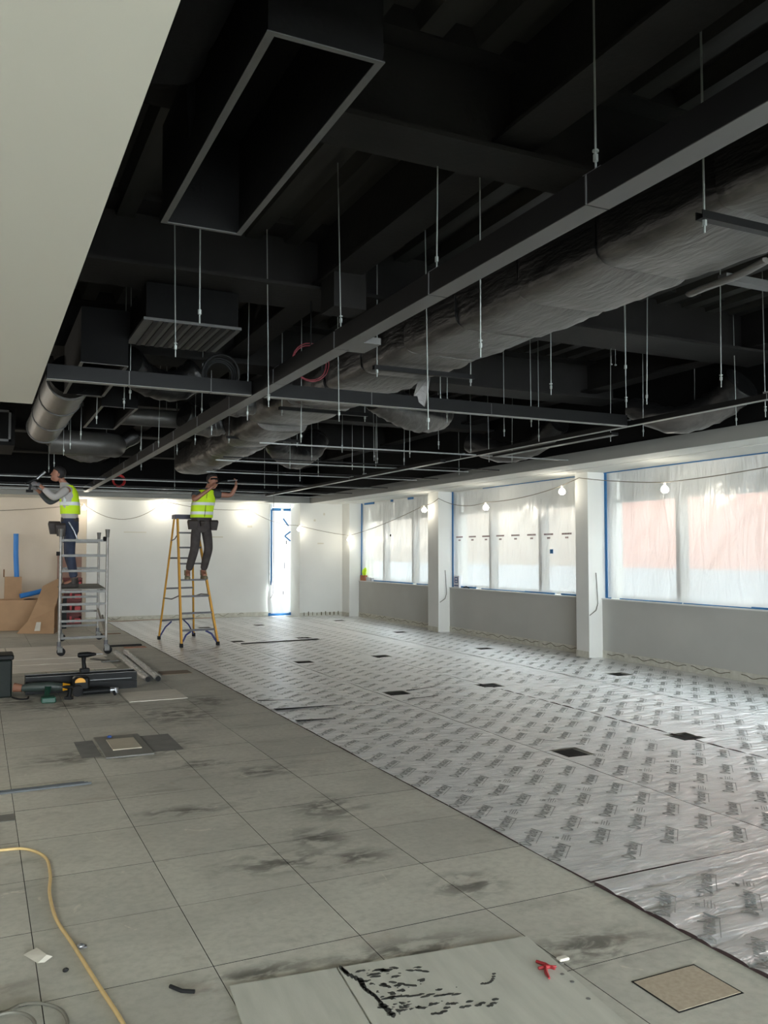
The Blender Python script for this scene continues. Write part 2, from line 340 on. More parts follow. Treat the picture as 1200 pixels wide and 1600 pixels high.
def tag(o, label=None, cat=None, group=None, kind=None):
    if label: o['label'] = label
    if cat: o['category'] = cat
    if group: o['group'] = group
    if kind: o['kind'] = kind
    return o
def empty(name, loc, label=None, cat=None, group=None, rz=0.0):
    o = bpy.data.objects.new(name, None); COL.objects.link(o); o.location = loc; o.rotation_euler = (0, 0, rz); o.empty_display_size = 0.1
    return tag(o, label, cat, group)
def struct(name, mb, m, parent=None, **k):
    o = mb.build(name, m, parent, **k)
    if parent is None: o['kind'] = 'structure'
    return o
def clone(o, parent=None, loc=None):
    c = o.copy(); COL.objects.link(c); c.parent = parent
    if loc is not None: c.location = loc
    for ch in [x for x in bpy.data.objects if x.parent == o]: clone(ch, c)
    return c
def inst(name, me_obj, loc, parent):
    c = me_obj.copy(); COL.objects.link(c); c.parent = parent; c.location = loc; return c
def B(*a): return MB().box(*a)
def rows_label(n): return ['first', 'second', 'third', 'fourth', 'fifth', 'sixth', 'seventh', 'eighth', 'ninth', 'tenth', 'eleventh', 'twelfth', 'thirteenth', 'fourteenth', 'fifteenth', 'sixteenth'][n]

# ------------------------------------------------------------------ floor
XL, XR, YB, YF, ZC = -6.0, 8.75, -8.0, 20.1, 4.0
fl = struct('floor', B(XL, YB, -0.12, -1.57, YF + 0.4, -0.002).box(2.63, YB, -.12, XR, YF + .4, -0.004).box(-1.57, YB, -.12, 2.63, 1.43, -0.002).box(-1.57, 19.43, -.12, 2.63, YF + .4, -0.001), M_floor)
B(-1.57, 1.43, -.12, 2.63, 19.43, -.028).build('joint_bed', M_dark, fl)
tile = MB()
g_ = 0.0016
tile.box(g_, g_, -0.03, 0.6 - g_, 0.6 - g_, 0.0)
t0 = tile.build('floor_panel', [M_floor, M_dark], fl, loc=(0, 0, 0))
for p_ in t0.data.polygons: p_.material_index = 0 if p_.normal.z > 0.5 else 1
k = 0
for i in range(-3, 4):
    for j in range(-3, 29):
        x = 0.23 + 0.6 * i; y = 3.23 + 0.6 * j
        if y > 19.2: continue
        dz = random.uniform(-0.0008, 0.0)
        if k == 0: t0.location = (x, y, dz)
        else: inst('floor_panel', t0, (x, y, dz), fl)
        k += 1
# ------------------------------------------------------------------ walls
wb = struct('wall_back', B(2.2, YF, 0.0, 6.5, YF + 0.3, ZC).box(6.5, YF, 2.66, 7.0, YF + .3, ZC).box(7.0, YF, 2.78, XR, YF + .3, ZC), M_white)
struct('wall_back_left', B(XL, YF + 0.06, 0.0, 2.2, YF + 0.3, ZC), M_beige)
struct('wall_back_right', B(7.0, 19.4, 0.0, 8.4, YF + 0.3, 2.74), M_white)
wbase = B(2.2, YF - 0.008, 0.0, 6.45, YF, 0.10).box(7.0, 19.392, 0, 8.1, 19.4, 0.1)
struct('baseboard_back', wbase, M_adhc)
wl = struct('wall_left', B(XL - 0.2, YB, 0, XL, YF + 0.3, ZC), mat('dark_brown_blockwork', (92, 86, 80), .9, noise_amt=.1))
wn = struct('wall_near', B(XL, YB - 0.2, 0, XR, YB, 0.5).box(XL, YB - .2, 2.5, XR, YB, ZC), M_white)  # unseen wall; its window band is added to bring in more daylight
for q in range(5): B(-5.6 + q * 3.4, YB - .15, .5, -5.5 + q * 3.4, YB - .05, 2.7).build('mullion', M_frame, wn)
COLS = [(18.95, 19.4), (14.55, 14.97), (10.03, 10.32), (5.32, 5.65), (0.65, 1.0), (-4.0, -3.6), (-8.0, -7.6)]
WIN = [(14.97, 18.95), (10.32, 14.55), (5.65, 10.03), (1.0, 5.32), (-3.6, 0.65), (-7.6, -4.0)]
wr = struct('wall_right', B(8.42, YB, 2.72, 8.75, YF, ZC), M_white)
for (y0, y1) in WIN:
    B(8.35, y0, 0, 8.75, y1, 0.855).build('infill_panel', M_infill, wr)
    B(8.335, y0, 0.855, 8.60, y1, 0.872).build('window_sill', M_sill, wr)
for (y0, y1) in COLS:
    B(8.10, y0, 0, 8.75, y1, 2.74).build('column', M_white, wr)
# messy strip where the old skirting came off, with wavy adhesive beads
sk = MB()
for (y0, y1) in WIN: sk.box(8.345, y0, 0, 8.35, y1, 0.11)
for (y0, y1) in COLS[:-1]: sk.box(8.09, y0, 0, 8.10, y1, 0.10)
struct('baseboard_right', sk, M_adhc)
for (y0, y1) in WIN[:3]:
    mbd = MB(); y = y0 + 0.1
    while y < y1 - 0.3:
        L = random.uniform(0.5, 1.1); L = min(L, y1 - 0.1 - y); ph = random.uniform(0, 6)
        pts = []
        q = 0.0
        while q <= L:
            pts.append((8.334, y + q, 0.07 + 0.022 * math.sin(ph + q * 19 + 2 * noise.noise((y + q * 3, ph, 0))) * (.5 + abs(noise.noise((y * 3 + q * 4, 1, 0))) * 2))); q += 0.03
        if len(pts) > 3: mbd.tube(pts, 0.004, 5)
        y += L + random.uniform(0.03, 0.25)
    mbd.build('adhesive_bead', M_adh, wr)
mbd = MB(); x = 2.4
while x < 6.2:
    pts = [(x + q * 0.04, YF - 0.006, 0.06 + 0.03 * math.sin(q * 0.9 + x)) for q in range(random.randint(4, 12))]
    mbd.tube(pts, 0.005, 5); x += random.uniform(0.3, 0.8)
for q in range(9):
    x = 7.1 + q * 0.11; mbd.box(x, 19.385, 0.03, x + random.uniform(0.01, 0.03), 19.392, random.uniform(0.07, 0.14))
mbd.build('adhesive_bead', M_adh, wb)
# filler patches on back walls
fp = MB()
for (x, z, w, h) in ((3.0, 2.0, .5, .02), (4.9, 1.9, .4, .03), (5.9, 2.15, .12, .05), (7.45, 1.75, .16, .03), (7.35, 2.3, .05, .05), (7.6, 2.45, .04, .06)):
    y = YF if x < 7 else 19.4
    fp.box(x, y - 0.003, z, x + w, y, z + h)
fp.build('filler_patch', mat('filler', (206, 202, 186), 0.8), wb)
struct('wall_back_upper', B(XL, YF - .04, 2.9, 8.3, YF - 0.001, ZC), M_black)
struct('wall_right_upper', B(7.3, 1.0, 2.9, 7.33, YF - .05, ZC), M_black)
# ------------------------------------------------------------------ bulkheads (white perimeter soffit, white ceiling at left)
struct('trim_1', B(7.30, YB, 2.74, 7.74, 19.5, 2.78).box(7.752, YB, 2.735, 8.42, 19.5, 2.78), M_white)
struct('trim_2', B(7.27, YB, 2.74, 7.30, 19.5, 2.90), M_fascia)
struct('trim_3', B(XL, 19.0, 2.74, 6.13, 19.03, 2.90).box(6.10, 19.03, 2.74, 6.13, 19.5, 2.90).box(6.13, 19.47, 2.74, 7.27, 19.5, 2.90), M_fascia)
struct('trim_4', B(XL, 19.03, 2.74, 6.10, YF, 2.78).box(6.13, 19.5, 2.74, 8.4, YF, 2.78).box(6.10, 19.03, 2.742, 6.13, 19.5, 2.78), M_white)
wc = struct('ceiling_white', B(XL, YB, 2.80, 0.39, 7.72, 2.84), mat('white_ceiling_board', (206, 204, 193), 0.8, noise_amt=0.02, noise_scale=1))
struct('ceiling_light_baffle', B(0.39, YB, 2.80, 7.27, 1.0, 2.84), M_white)  # unseen; added to keep light from behind off the upper beams
B(0.375, YB, 2.84, 0.39, 7.72, 3.05).build('edge_upstand', M_black, wc)
B(XL, 7.705, 2.84, 0.375, 7.72, 3.05).build('edge_upstand', M_black, wc)
# ------------------------------------------------------------------ black soffit: steel deck with ribs and beams
ce = struct('ceiling', B(XL, YB, ZC, XR, YF + 0.3, ZC + 0.15), M_deck)
rb = MB(); rb.loft([[(-0.09, YB, ZC), (-0.06, YB, ZC - 0.09), (0.06, YB, ZC - 0.09), (0.09, YB, ZC)], [(-0.09, YF, ZC), (-0.06, YF, ZC - 0.09), (0.06, YF, ZC - 0.09), (0.09, YF, ZC)]], smooth=False)
r0 = rb.build('deck_rib', M_deck, ce, loc=(0, 0, 0))
for i in range(0, 44):
    x = -5.0 + i * 0.31
    if i == 0: r0.location = (x, 0, 0)
    else: inst('deck_rib', r0, (x, 0, 0), ce)
def ibeam_x(y0, y1, zb, x0=XL, x1=XR - 0.35, h=0.48):
    m = MB(); yc = (y0 + y1) / 2
    m.box(x0, y0, zb, x1, y1, zb + 0.025); m.box(x0, yc - 0.012, zb + 0.025, x1, yc + 0.012, zb + h - 0.03); m.box(x0, y0, zb + h - 0.03, x1, y1, ZC - 0.0)
    return m.build('steel_beam', M_beam, ce)
for (y0, y1, zb) in ((0.4, 0.7, 3.45), (3.32, 3.62, 3.45), (5.85, 6.4, 3.5), (8.3, 8.75, 3.45), (11.3, 11.6, 3.45), (14.3, 14.6, 3.45), (17.3, 17.6, 3.45)):
    ibeam_x(y0, y1, zb)
m = MB()
for xx in (2.35, 6.9):
    m = MB(); m.box(xx - 0.12, YB, 3.55, xx + 0.12, YF, 3.57).box(xx - 0.01, YB, 3.57, xx + 0.01, YF, ZC)
    m.build('steel_beam', M_beam, ce)
# column of black steel by the tray
B(2.25, 5.55, 3.3, 2.5, 5.8, 3.6).build('beam_stiffener', M_beam, ce)

# ------------------------------------------------------------------ windows
def sheet_grid(y0, y1, z0, z1, xf, ny=90, nz=40):
    m = MB(); vs = []
    for i in range(ny + 1):
        for j in range(nz + 1):
            y = y0 + (y1 - y0) * i / ny; z = z0 + (z1 - z0) * j / nz; vs.append((xf(y, z), y, z))
    fs = [(i * (nz + 1) + j, (i + 1) * (nz + 1) + j, (i + 1) * (nz + 1) + j + 1, i * (nz + 1) + j + 1) for i in range(ny) for j in range(nz)]
    return m.add(vs, fs, True)
MULL = [(17.75, 16.3), (13.23, 11.7), (8.6, 7.1), (3.9, 2.4), (-0.8, -2.2), (-5.2, -6.4)]
WL = ['farthest window, over the yellow bag on its sill', 'middle window, its sheet printed with a row of small marks', 'nearest window in view, with pink brickwork showing through',
      'window just out of view to the right', 'window beside the camera', 'window behind the camera']
for n, ((y0, y1), mu) in enumerate(zip(WIN, MULL)):
    w = struct('window_%d' % (n + 1), B(8.50, y0, 0.872, 8.58, y1, 0.93).box(8.50, y0, 2.64, 8.58, y1, 2.72).box(8.50, y0, 0.93, 8.58, y0 + 0.07, 2.64).box(8.50, y1 - 0.07, 0.93, 8.58, y1, 2.64), M_frame)
    w['label'] = 'white framed window, ' + WL[n]
    for my in mu:
        B(8.447, my - 0.04, 0.93, 8.60, my + 0.04, 2.64).build('mullion', mat('grey_mullion', (150, 152, 150), .5), w)
    B(8.505, y0 + 0.07, 2.28, 8.575, y1 - 0.07, 2.33).build('transom', M_frame, w)
    e = [y1 - 0.07, mu[0] + 0.045, mu[0] - 0.045, mu[1] + 0.045, mu[1] - 0.045, y0 + 0.07]
    for q in range(3):
        B(8.535, e[2 * q + 1], 0.93, 8.543, e[2 * q], 2.64).build('pane', M_glass, w)
    B(8.62, y0 + 0.1, 2.34, 8.66, y1 - 0.1, 2.75).build('header_panel', mat('grey_header', (150, 152, 150), 0.7), w)
    if n > 2: continue
    sd = n * 13.7
    def xf(y, z, sd=sd, mu=mu, y0=y0, y1=y1):
        edge = min(1.0, min(y - y0, y1 - y) / 0.15, (2.72 - z) / 0.15, (z - 0.872) / 0.12)
        f = 0.012 * math.sin(7 * (y + 0.8 * z) + 3 * noise.noise((y * 1.3 + sd, z * 1.3, 0))) + 0.010 * noise.noise((y * 5 + sd, z * 3 + y * 4, 1.3)) + 0.006 * abs(noise.noise((y * 10 - z * 9, z * 2 + sd, 4)))
        mm = min(abs(y - mu[0]), abs(y - mu[1])); pull = 0.02 * math.exp(-(mm / 0.06) ** 2)
        return 8.435 + max(0, edge) * (f * 0.9 + 0.005) * (1 if mm > 0.06 else 0.15) + pull * 0.3
    ps = sheet_grid(y0 + 0.002, y1 - 0.002, 0.874, 2.735, xf).build('plastic_sheet', M_poly, fix=False)
    tag(ps, ['milky polythene sheet taped over the farthest window, light and unprinted', 'milky polythene sheet taped over the middle window, printed with small dark marks',
             'milky polythene sheet taped over the nearest window, pink brickwork behind it'][n], 'plastic sheet', 'polythene sheets over the windows')
    B(8.405, y1 - 0.055, 0.875, 8.412, y1 - 0.004, 2.735).build('blue_tape', M_tape, ps)
    tb = MB(); yy = y0 + 0.01
    while yy < y1 - 0.1:
        L = random.uniform(0.7, 1.5); tb.box(8.40 + random.uniform(-.004, .004), yy, 0.873, 8.415, min(y1 - .06, yy + L), 0.873 + random.uniform(0.012, 0.028)); yy += L + random.uniform(-.05, .2)
    tb.build('blue_tape', M_tape, ps)
    tb = MB(); yy = y0 + 0.01
    if n == 2: tb.box(8.40, y0, 2.722, 8.42, y1, 2.735)
    elif n == 0:
        for (a_, c_) in ((18.2, 18.75), (17.2, 17.3)): B(8.40, a_, 2.69, 8.415, c_, 2.735).build('blue_tape', M_tape, ps)
        tb.box(8.40, 16.2, 2.69, 8.415, 16.45, 2.735)
    else: tb.box(8.40, 10.4, 2.722, 8.41, 13.4, 2.735)
    tb.build('blue_tape', M_tape, ps)
    if n == 1:
        pr = MB()
        for q in range(9):
            yc = 10.45 + q * 0.475
            for r_, (zz, wd) in enumerate(((1.83, 0.24), (1.77, 0.08))):
                a_ = yc - wd / 2
                while a_ < yc + wd / 2:
                    pr.box(8.400, a_, zz, 8.402, a_ + 0.014, zz + 0.028); a_ += 0.021
        pr.build('printed_mark', M_text, ps)['kind'] = 'stuff'
        B(8.395, 11.28, 1.53, 8.40, 11.36, 1.60).build('blue_tape', M_tape, ps)
    if n == 0: MB().ball((8.40, 17.3, 1.93), .015, .02, .03, 8, 5).build('hanging_clip', M_rubber, ps)
# ------------------------------------------------------------------ things outside
bl = empty('building', (15.5, 8, -0.6), 'pink brick building with a white ground band seen through the window sheeting', 'building')
B(15.5, -14, 1.15, 17, 19.2, 6.0).build('brick_wall', M_brick, bl)
B(15.5, 19.2, 1.15, 17, 38, 6.0).build('cream_wall', mat('cream_render', (136, 122, 110), .8), bl)
B(15.4, -14, -0.6, 17, 34, 1.15).build('ground_band', M_render, bl)
fr0 = None
for q in range(9):
    y = -8 + q * 4.0
    o = MB().box(15.42, y, 3.0, 15.5, y + 2.2, 3.1).box(15.42, y, 4.2, 15.5, y + 2.2, 4.3).box(15.42, y, 3.1, 15.5, y + .1, 4.2).box(15.42, y + 1.05, 3.1, 15.5, y + 1.15, 4.2).box(15.42, y + 2.1, 3.1, 15.5, y + 2.2, 4.2).build('window', M_frame, bl)
    B(15.46, y + .1, 3.1, 15.48, y + 2.1, 4.2).build('pane', mat('dark_pane', (96, 104, 108), 0.1), o)
struct('ground_outside', B(8.75, -20, -0.8, 40, 40, -0.6), M_pave)

# ------------------------------------------------------------------ foil underlay sheets
HOLES = [(4.16, 5.40), (5.37, 5.43), (4.2, 8.45), (5.40, 8.50), (4.2, 11.4), (5.43, 11.52), (4.25, 17.48), (5.42, 17.55), (7.36, 8.55), (7.40, 11.75), (7.43, 14.88), (7.44, 17.96), (5.35, 14.6), (4.1, 14.5)]
HH = 0.125
def foil_h(x, y, sh):
    z = 0.007 + 0.0016 * noise.noise((x * 1.5, y * 1.5, sh)) + 0.0010 * noise.noise((x * 5, y * 8, sh + 3))
    if sh == 0: z += 0.014 * abs(math.sin((y - 0.05 * x + 0.012 * noise.noise((x * 2, y * 2, 9))) * math.pi / 0.185)) ** 0.4 - 0.007
    elif sh == 9: z += 0.010 * abs(math.sin((y - 0.07 * x) * math.pi / 0.21)) ** 0.5 - .004
    else: z += 0.0012 * math.sin((y + 0.35 * x) * 9) * (1 + noise.noise((x, y, 0))) + 0.0015 * math.sin((x * 0.9 - y) * 6.3)
    return z
txt = bpy.data.curves.new('print_word', 'FONT'); txt.body = 'Duralay'; txt.size = 1.0; txt.resolution_u = 1; txt.offset = 0.02
to = bpy.data.objects.new('print_word', txt); COL.objects.link(to)
bpy.context.view_layer.update()
tme = bpy.data.meshes.new_from_object(to.evaluated_get(bpy.context.evaluated_depsgraph_get()))
tv = [v.co.copy() for v in tme.vertices]; tf = [tuple(p.vertices) for p in tme.polygons]
COL.objects.unlink(to); bpy.data.objects.remove(to)
tx0 = min(v.x for v in tv); tx1 = max(v.x for v in tv)
tv = [((v.x - tx0) / (tx1 - tx0) * 0.275 + v.y * 0.012, v.y * 0.098) for v in tv]
def make_sheet(name, x0, x1, y0, y1, sh, step, label, skip=None, gap=0.006):
    nx = max(2, int((x1 - x0) / step)); ny = max(2, int((y1 - y0) / (step if sh not in (0, 9) else 0.012)))
    m = MB(); vs = []
    xa = x0 + gap / 2; xb = x1 - gap / 2
    for i in range(nx + 1):
        for j in range(ny + 1):
            x = xa + (xb - xa) * i / nx; y = y0 + (y1 - y0) * j / ny
            ed = 0.0
            if sh != 0 and (i == 0 or i == nx): ed = 0.0025
            if j == 0 and sh not in (0,): ed = 0.002
            if x0 < 2.7 and i == 0: x += 0.006 * noise.noise((0, y * 0.8, 5)) + 0.004 * noise.noise((0, y * 4, 5))
            vs.append((x, y, foil_h(x, y, sh) - ed))
    def hole(x, y): return any(abs(x - hx) < HH and abs(y - hy) < HH for hx, hy in HOLES)
    fs = []
    for i in range(nx):
        for j in range(ny):
            cx = xa + (xb - xa) * (i + .5) / nx; cy = y0 + (y1 - y0) * (j + .5) / ny
            if hole(cx, cy) or (skip and skip(cx, cy)): continue
            a = i * (ny + 1) + j; fs.append((a, a + ny + 1, a + ny + 2, a + 1))
    m.add(vs, fs, True)
    o = m.build(name, M_foil, fix=False); tag(o, label, 'underlay', 'foil underlay sheets')
    # dark rubber edge and backing
    e = MB(); n1 = ny + 1
    def skirt(ids):
        for a, b_ in zip(ids[:-1], ids[1:]):
            p, q = vs[a], vs[b_]; e.add([p, q, (q[0], q[1], -0.003), (p[0], p[1], -0.003)], [(0, 1, 2, 3)])
    skirt([j for j in range(n1)]); skirt([nx * n1 + j for j in range(n1)]); skirt([i * n1 for i in range(nx + 1)]); skirt([i * n1 + ny for i in range(nx + 1)])
    e.build('rubber_edge', M_under, o, fix=False)
    # print
    p = MB(); c45 = math.sqrt(0.5); row = 0
    for kx in range(0, 20):
        for ky in range(-90, 110):
            # lattice: along the 45 degree line and straight down the sheet
            bx = 2.66 + 0.352 * kx; by = 2.54 + 0.352 * kx + 0.25 * (ky)
            cx = bx + 0.1; cy = by + 0.1
            if cx < x0 + 0.09 or cx > x1 - 0.13 or cy < y0 + 0.14 or cy > y1 - 0.16: continue
            if any(abs(cx - hx) < 0.3 and abs(cy - hy) < 0.3 for hx, hy in HOLES): continue
            pv = []
            for (u, v) in tv:
                x = bx + (u - v) * c45; y = by + (u + v) * c45
                pv.append((x, y, foil_h(x, y, sh) + (0.0016 if sh not in (0, 9) else 0.0045)))
            p.add(pv, tf)
            def quad(u0, v0, u1, v1):
                pp = []
                for (u, v) in ((u0, v0), (u1, v0), (u1, v1), (u0, v1)):
                    x = bx + (u - v) * c45; y = by + (u + v) * c45; pp.append((x, y, foil_h(x, y, sh) + (0.0016 if sh not in (0, 9) else 0.0045)))
                p.add(pp, [(0, 1, 2, 3)])
            if cy < 9:
                quad(0.05, -0.022, 0.25, -0.018)
                if (ky + kx) % 2 == 0 and bx + .33 < x1 and by + .33 < y1:
                    for q in range(4): quad(0.33, 0.035 - q * 0.014, 0.33 + (0.09, 0.07, 0.09, 0.05)[q], 0.039 - q * 0.014)
                    quad(0.34, 0.055, 0.37, 0.075); quad(0.35, 0.08, 0.36, 0.09)
    if p.v:
        q = p.build('printed_lettering', M_print, o, fix=False); q['kind'] = 'stuff'
    return o
make_sheet('foil_sheet', 2.63, 4.0, 3.27, 19.9, 1, 0.05, 'long silver foil underlay strip along the bare floor panels, full length')
make_sheet('foil_sheet', 4.0, 5.37, 3.27, 19.9, 2, 0.05, 'second long silver foil underlay strip from the bare floor panels')
make_sheet('foil_sheet', 5.37, 6.74, 8.2, 19.9, 3, 0.05, 'third silver foil underlay strip from the bare panels, its far length')
make_sheet('foil_sheet', 6.74, 8.33, 3.27, 19.4, 4, 0.05, 'silver foil underlay strip along the foot of the window wall', skip=lambda x, y: x > 8.07 and any(a - .02 < y < c + .02 for a, c in COLS))
make_sheet('foil_sheet', 2.63, 4.0, 0.4, 3.245, 0, 0.022, 'rippled foil underlay piece in the bottom right corner, beside the bare panels')
make_sheet('foil_sheet', 4.0, 5.37, 0.4, 3.245, 0, 0.022, 'rippled foil underlay piece right of the bottom right corner')
make_sheet('foil_sheet', 5.37, 6.74, 0.4, 8.19, 9, 0.03, 'rippled foil underlay strip at the right edge, near half of the third run')
make_sheet('foil_sheet', 6.74, 8.33, 0.4, 3.262, 9, 0.05, 'foil underlay piece by the windows beyond the right edge')
MB().add([(6.715, 6.0, .020), (6.745, 6.0, .011), (6.745, 19.3, .011), (6.715, 19.3, .020)], [(0, 1, 2, 3)]).build('seam_glint_strip', mat('seam_glint_gloss', (225, 225, 226), .15, metal=.6), bpy.data.objects['foil_sheet.003'])  # added strip tilted to the windows to give the seam its bright glint
for i, (hx, hy) in enumerate(HOLES):
    m = MB().box(-HH + .01, -HH + .01, -0.004, HH - .01, HH - .01, -0.001)
    o = m.build('floor_box', mat('floor_box_cover', (38, 38, 36), 0.6, spec=0.12, noise_amt=0.3, noise_scale=12), loc=(hx, hy, 0))
    B(-HH + .03, -HH + .03, -0.001, HH - .03, HH - .03, 0.003).build('lid', M_rubber, o, loc=(0, 0, 0))
    r_ = sum(1 for a, b_ in HOLES if abs(a - hx) < .4 and b_ < hy - .3)
    c_ = 'left' if hx < 4.8 else ('middle' if hx < 6 else 'window side')
    tag(o, 'dark square floor box in a foil cutout, %s of the %s row' % (['nearest', 'second', 'third', 'fourth', 'farthest'][r_], c_), 'floor box', 'floor boxes in the foil')
def strip_on_foil(pts, label, z=0.012):
    m = MB(); m.prism(pts, z, z + 0.003)
    return tag(m.build('dark_strip', M_rubber), label, 'strip', 'dark strips lying on the foil')
strip_on_foil([(4.02, 14.02), (5.5, 14.20), (5.5, 14.32), (4.05, 14.14)], 'long thin black strip lying across the foil between two far floor boxes')
strip_on_foil([(2.66, 8.62), (3.0, 8.5), (2.66, 8.66)], 'thin dark strip lying on the foil edge, farther of the wedge shaped pair')
strip_on_foil([(2.66, 8.02), (3.32, 8.04), (2.66, 8.11)], 'wedge shaped dark strip on the foil edge, middle of three', 0.011)
strip_on_foil([(2.66, 7.42), (3.03, 7.40), (2.66, 7.49)], 'wedge shaped dark strip on the foil edge, nearest of three', 0.011)
strip_on_foil([(4.34, 8.52), (4.75, 8.64), (4.75, 8.645), (4.34, 8.54)], 'hairline dark slit in the foil beside a floor box, far one')
strip_on_foil([(4.1, 8.02), (4.5, 8.10), (4.5, 8.105), (4.1, 8.035)], 'hairline dark slit in the foil in front of a floor box')

# ------------------------------------------------------------------ ceiling channels
def channel(name, label, a, b_, w, h, joints, m=M_channel, zb=2.8):
    """box section along X or Y; sections between joints are parts"""
    o = empty(name, (a[0], a[1], zb), label, 'ceiling channel')
    ax = 1 if abs(b_[1] - a[1]) > abs(b_[0] - a[0]) else 0
    lo, hi = min(a[ax], b_[ax]), max(a[ax], b_[ax]); cuts = [lo] + [j for j in joints if lo < j < hi] + [hi]
    for s, e in zip(cuts[:-1], cuts[1:]):
        mm = MB()
        if ax: mm.box(a[0], s + .004, zb + .003, a[0] + w, e - .004, zb + h)
        else: mm.box(s + .004, a[1], zb + .003, e - .004, a[1] + w, zb + h)
        se = mm.build('channel_section', M_blackmetal, o); mm = MB()
        if ax: mm.box(a[0], s + .004, zb, a[0] + w, e - .004, zb + .003)
        else: mm.box(s + .004, a[1], zb, e - .004, a[1] + w, zb + .003)
        mm.build('lit_underside', m, se)  # undersides paler than sides: light thrown up by the floor put into colour
    for j in cuts[1:-1]:
        mm = MB()
        if ax: mm.box(a[0] - .002, j - .004, zb + .004, a[0] + w - .004, j + .004, zb + h - .004).box(a[0] + w * .25, j - .05, zb + h, a[0] + w * .75, j + .05, zb + h + .02)
        else: mm.box(j - .004, a[1] + .003, zb + .004, j + .004, a[1] + w - .003, zb + h - .004)
        mm.build('joint_clip', M_steel if ax else M_lip, o)
    return o
channel('main_channel', 'long charcoal box channel running the whole room left of the wrapped duct', (1.955, 1.05), (1.955, 18.6), 0.10, 0.112, [0.0, 1.2, 2.41, 3.6, 4.82, 6.02, 7.25, 8.45, 9.6, 10.8, 12, 13.2, 14.4, 15.6, 16.8])
B(2.055, 4.60, 2.8, 2.17, 4.85, 2.84).build('side_bracket', M_channel, bpy.data.objects['main_channel'])
channel('cross_channel', 'right half of the grey cross channel, passing under the wrapped duct', (2.06, 6.54), (5.79, 6.54), 0.075, 0.11, [3.0, 4.2], M_litunder)
channel('cross_channel', 'left half of the grey cross channel, from the white ceiling edge to the long channel', (0.42, 6.54), (1.95, 6.54), 0.075, 0.11, [1.0, 1.62], M_litunder)
channel('right_channel', 'slim grey channel parallel to the windows with a thin bottom edge', (5.80, 1.0), (5.80, 18.2), 0.06, 0.05, [4.9, 6.6, 9.8, 13], M_litunder)
channel('spare_channel', 'short loose channel length lying beside the right hand channel', (5.98, 7.0), (5.98, 9.3), 0.09, 0.03, [], M_lip, 2.78)
channel('far_channel', 'pale channel crossing the far rails toward the windows', (5.55, 9.9), (5.55, 17.6), 0.08, 0.04, [13], M_rail, 2.75)
RAILS = [(2.9, 7.6, 9.40, 'nearest rail of the far grid, reaching toward the window soffit'), (2.9, 7.2, 11.0, 'dark second rail of the far grid'), (2.9, 6.9, 11.42, 'bright third rail of the far grid'),
         (3.2, 7.1, 12.75, 'dark fourth rail of the far grid'), (3.2, 6.9, 13.15, 'bright fifth rail of the far grid'), (-0.6, 7.2, 14.95, 'dark sixth rail of the far grid'),
         (-0.6, 7.0, 15.25, 'bright seventh rail of the far grid'), (-0.6, 7.2, 16.7, 'dark eighth rail of the far grid'), (-0.6, 7.0, 17.2, 'bright last but one rail of the far grid'), (-0.6, 7.1, 18.2, 'last rail before the back fascia')]
for i, (x0, x1, y, lb) in enumerate(RAILS):
    m = MB(); d = i in (1, 3, 5, 7)
    m.box(x0, y, 2.80, x1, y + 0.022, 2.803).box(x0, y + 0.0, 2.803, x1, y + 0.003, 2.815).box(x0, y + .019, 2.803, x1, y + .022, 2.815)
    tag(m.build('ceiling_rail', M_blackmetal if d else M_rail), ('thin black steel rail, ' if d else 'thin galvanised rail, ') + lb, 'ceiling rail', 'thin rails of the far ceiling grid')

# ------------------------------------------------------------------ threaded rods
RODS = [(1.12, 5.46, 2.8), (1.07, 4.59, 2.8), (2.38, 3.81, 2.58), (2.64, 4.87, 2.35), (4.06, 7.11, 2.8), (3.70, 6.6, 2.85), (5.11, 7.71, 2.8), (4.96, 7.0, 2.8), (4.09, 5.5, 2.8),
        (4.12, 4.67, 2.8), (4.68, 5.07, 2.7), (6.47, 7.07, 2.8), (6.43, 7.55, 2.8), (4.86, 4.5, 2.75), (6.04, 5.12, 2.7), (7.15, 7.0, 2.93), (6.74, 6.06, 2.8), (5.04, 5.71, 2.8), (5.7, 7.9, 2.8),
        (5.03, 9.02, 2.8), (2.6, 6.3, 2.6), (4.1, 10.91, 2.8), (5.07, 13.18, 2.8), (4.1, 9.83, 2.8), (5.1, 11.83, 2.8), (5.05, 10.82, 2.8), (5.5, 11.84, 2.84), (5.5, 10.88, 2.8), (5.13, 9.98, 2.8),
        (5.5, 12.3, 2.8), (4.87, 10.54, 2.8), (7.0, 11.88, 2.8), (1.1, 7.14, 2.8), (1.13, 7.66, 2.8), (2.23, 8.97, 2.8), (2.1, 7.18, 2.7), (1.88, 5.89, 2.6), (1.92, 10.28, 2.8), (2.29, 11.0, 2.8),
        (2.26, 9.86, 2.8), (1.02, 8.65, 2.8), (1.01, 9.96, 2.8), (0.99, 10.94, 2.8), (0.98, 11.71, 2.8), (0.98, 14.25, 2.8), (0.99, 13.36, 2.8), (2.23, 13.31, 2.8), (2.65, 7.33, 2.55), (4.2, 12.1, 2.8),
        (5.1, 14.15, 2.8), (3.5, 17.0, 2.8), (5.04, 16.02, 2.8), (5.28, 15.9, 2.8), (6.38, 10.01, 2.8), (6.76, 10.01, 2.8), (5.9, 9.7, 2.85),
        (2.0, 2.41, 2.92), (2.0, 3.6, 2.92), (2.0, 4.82, 2.92), (2.0, 8.45, 2.92), (2.0, 12.0, 2.92)]
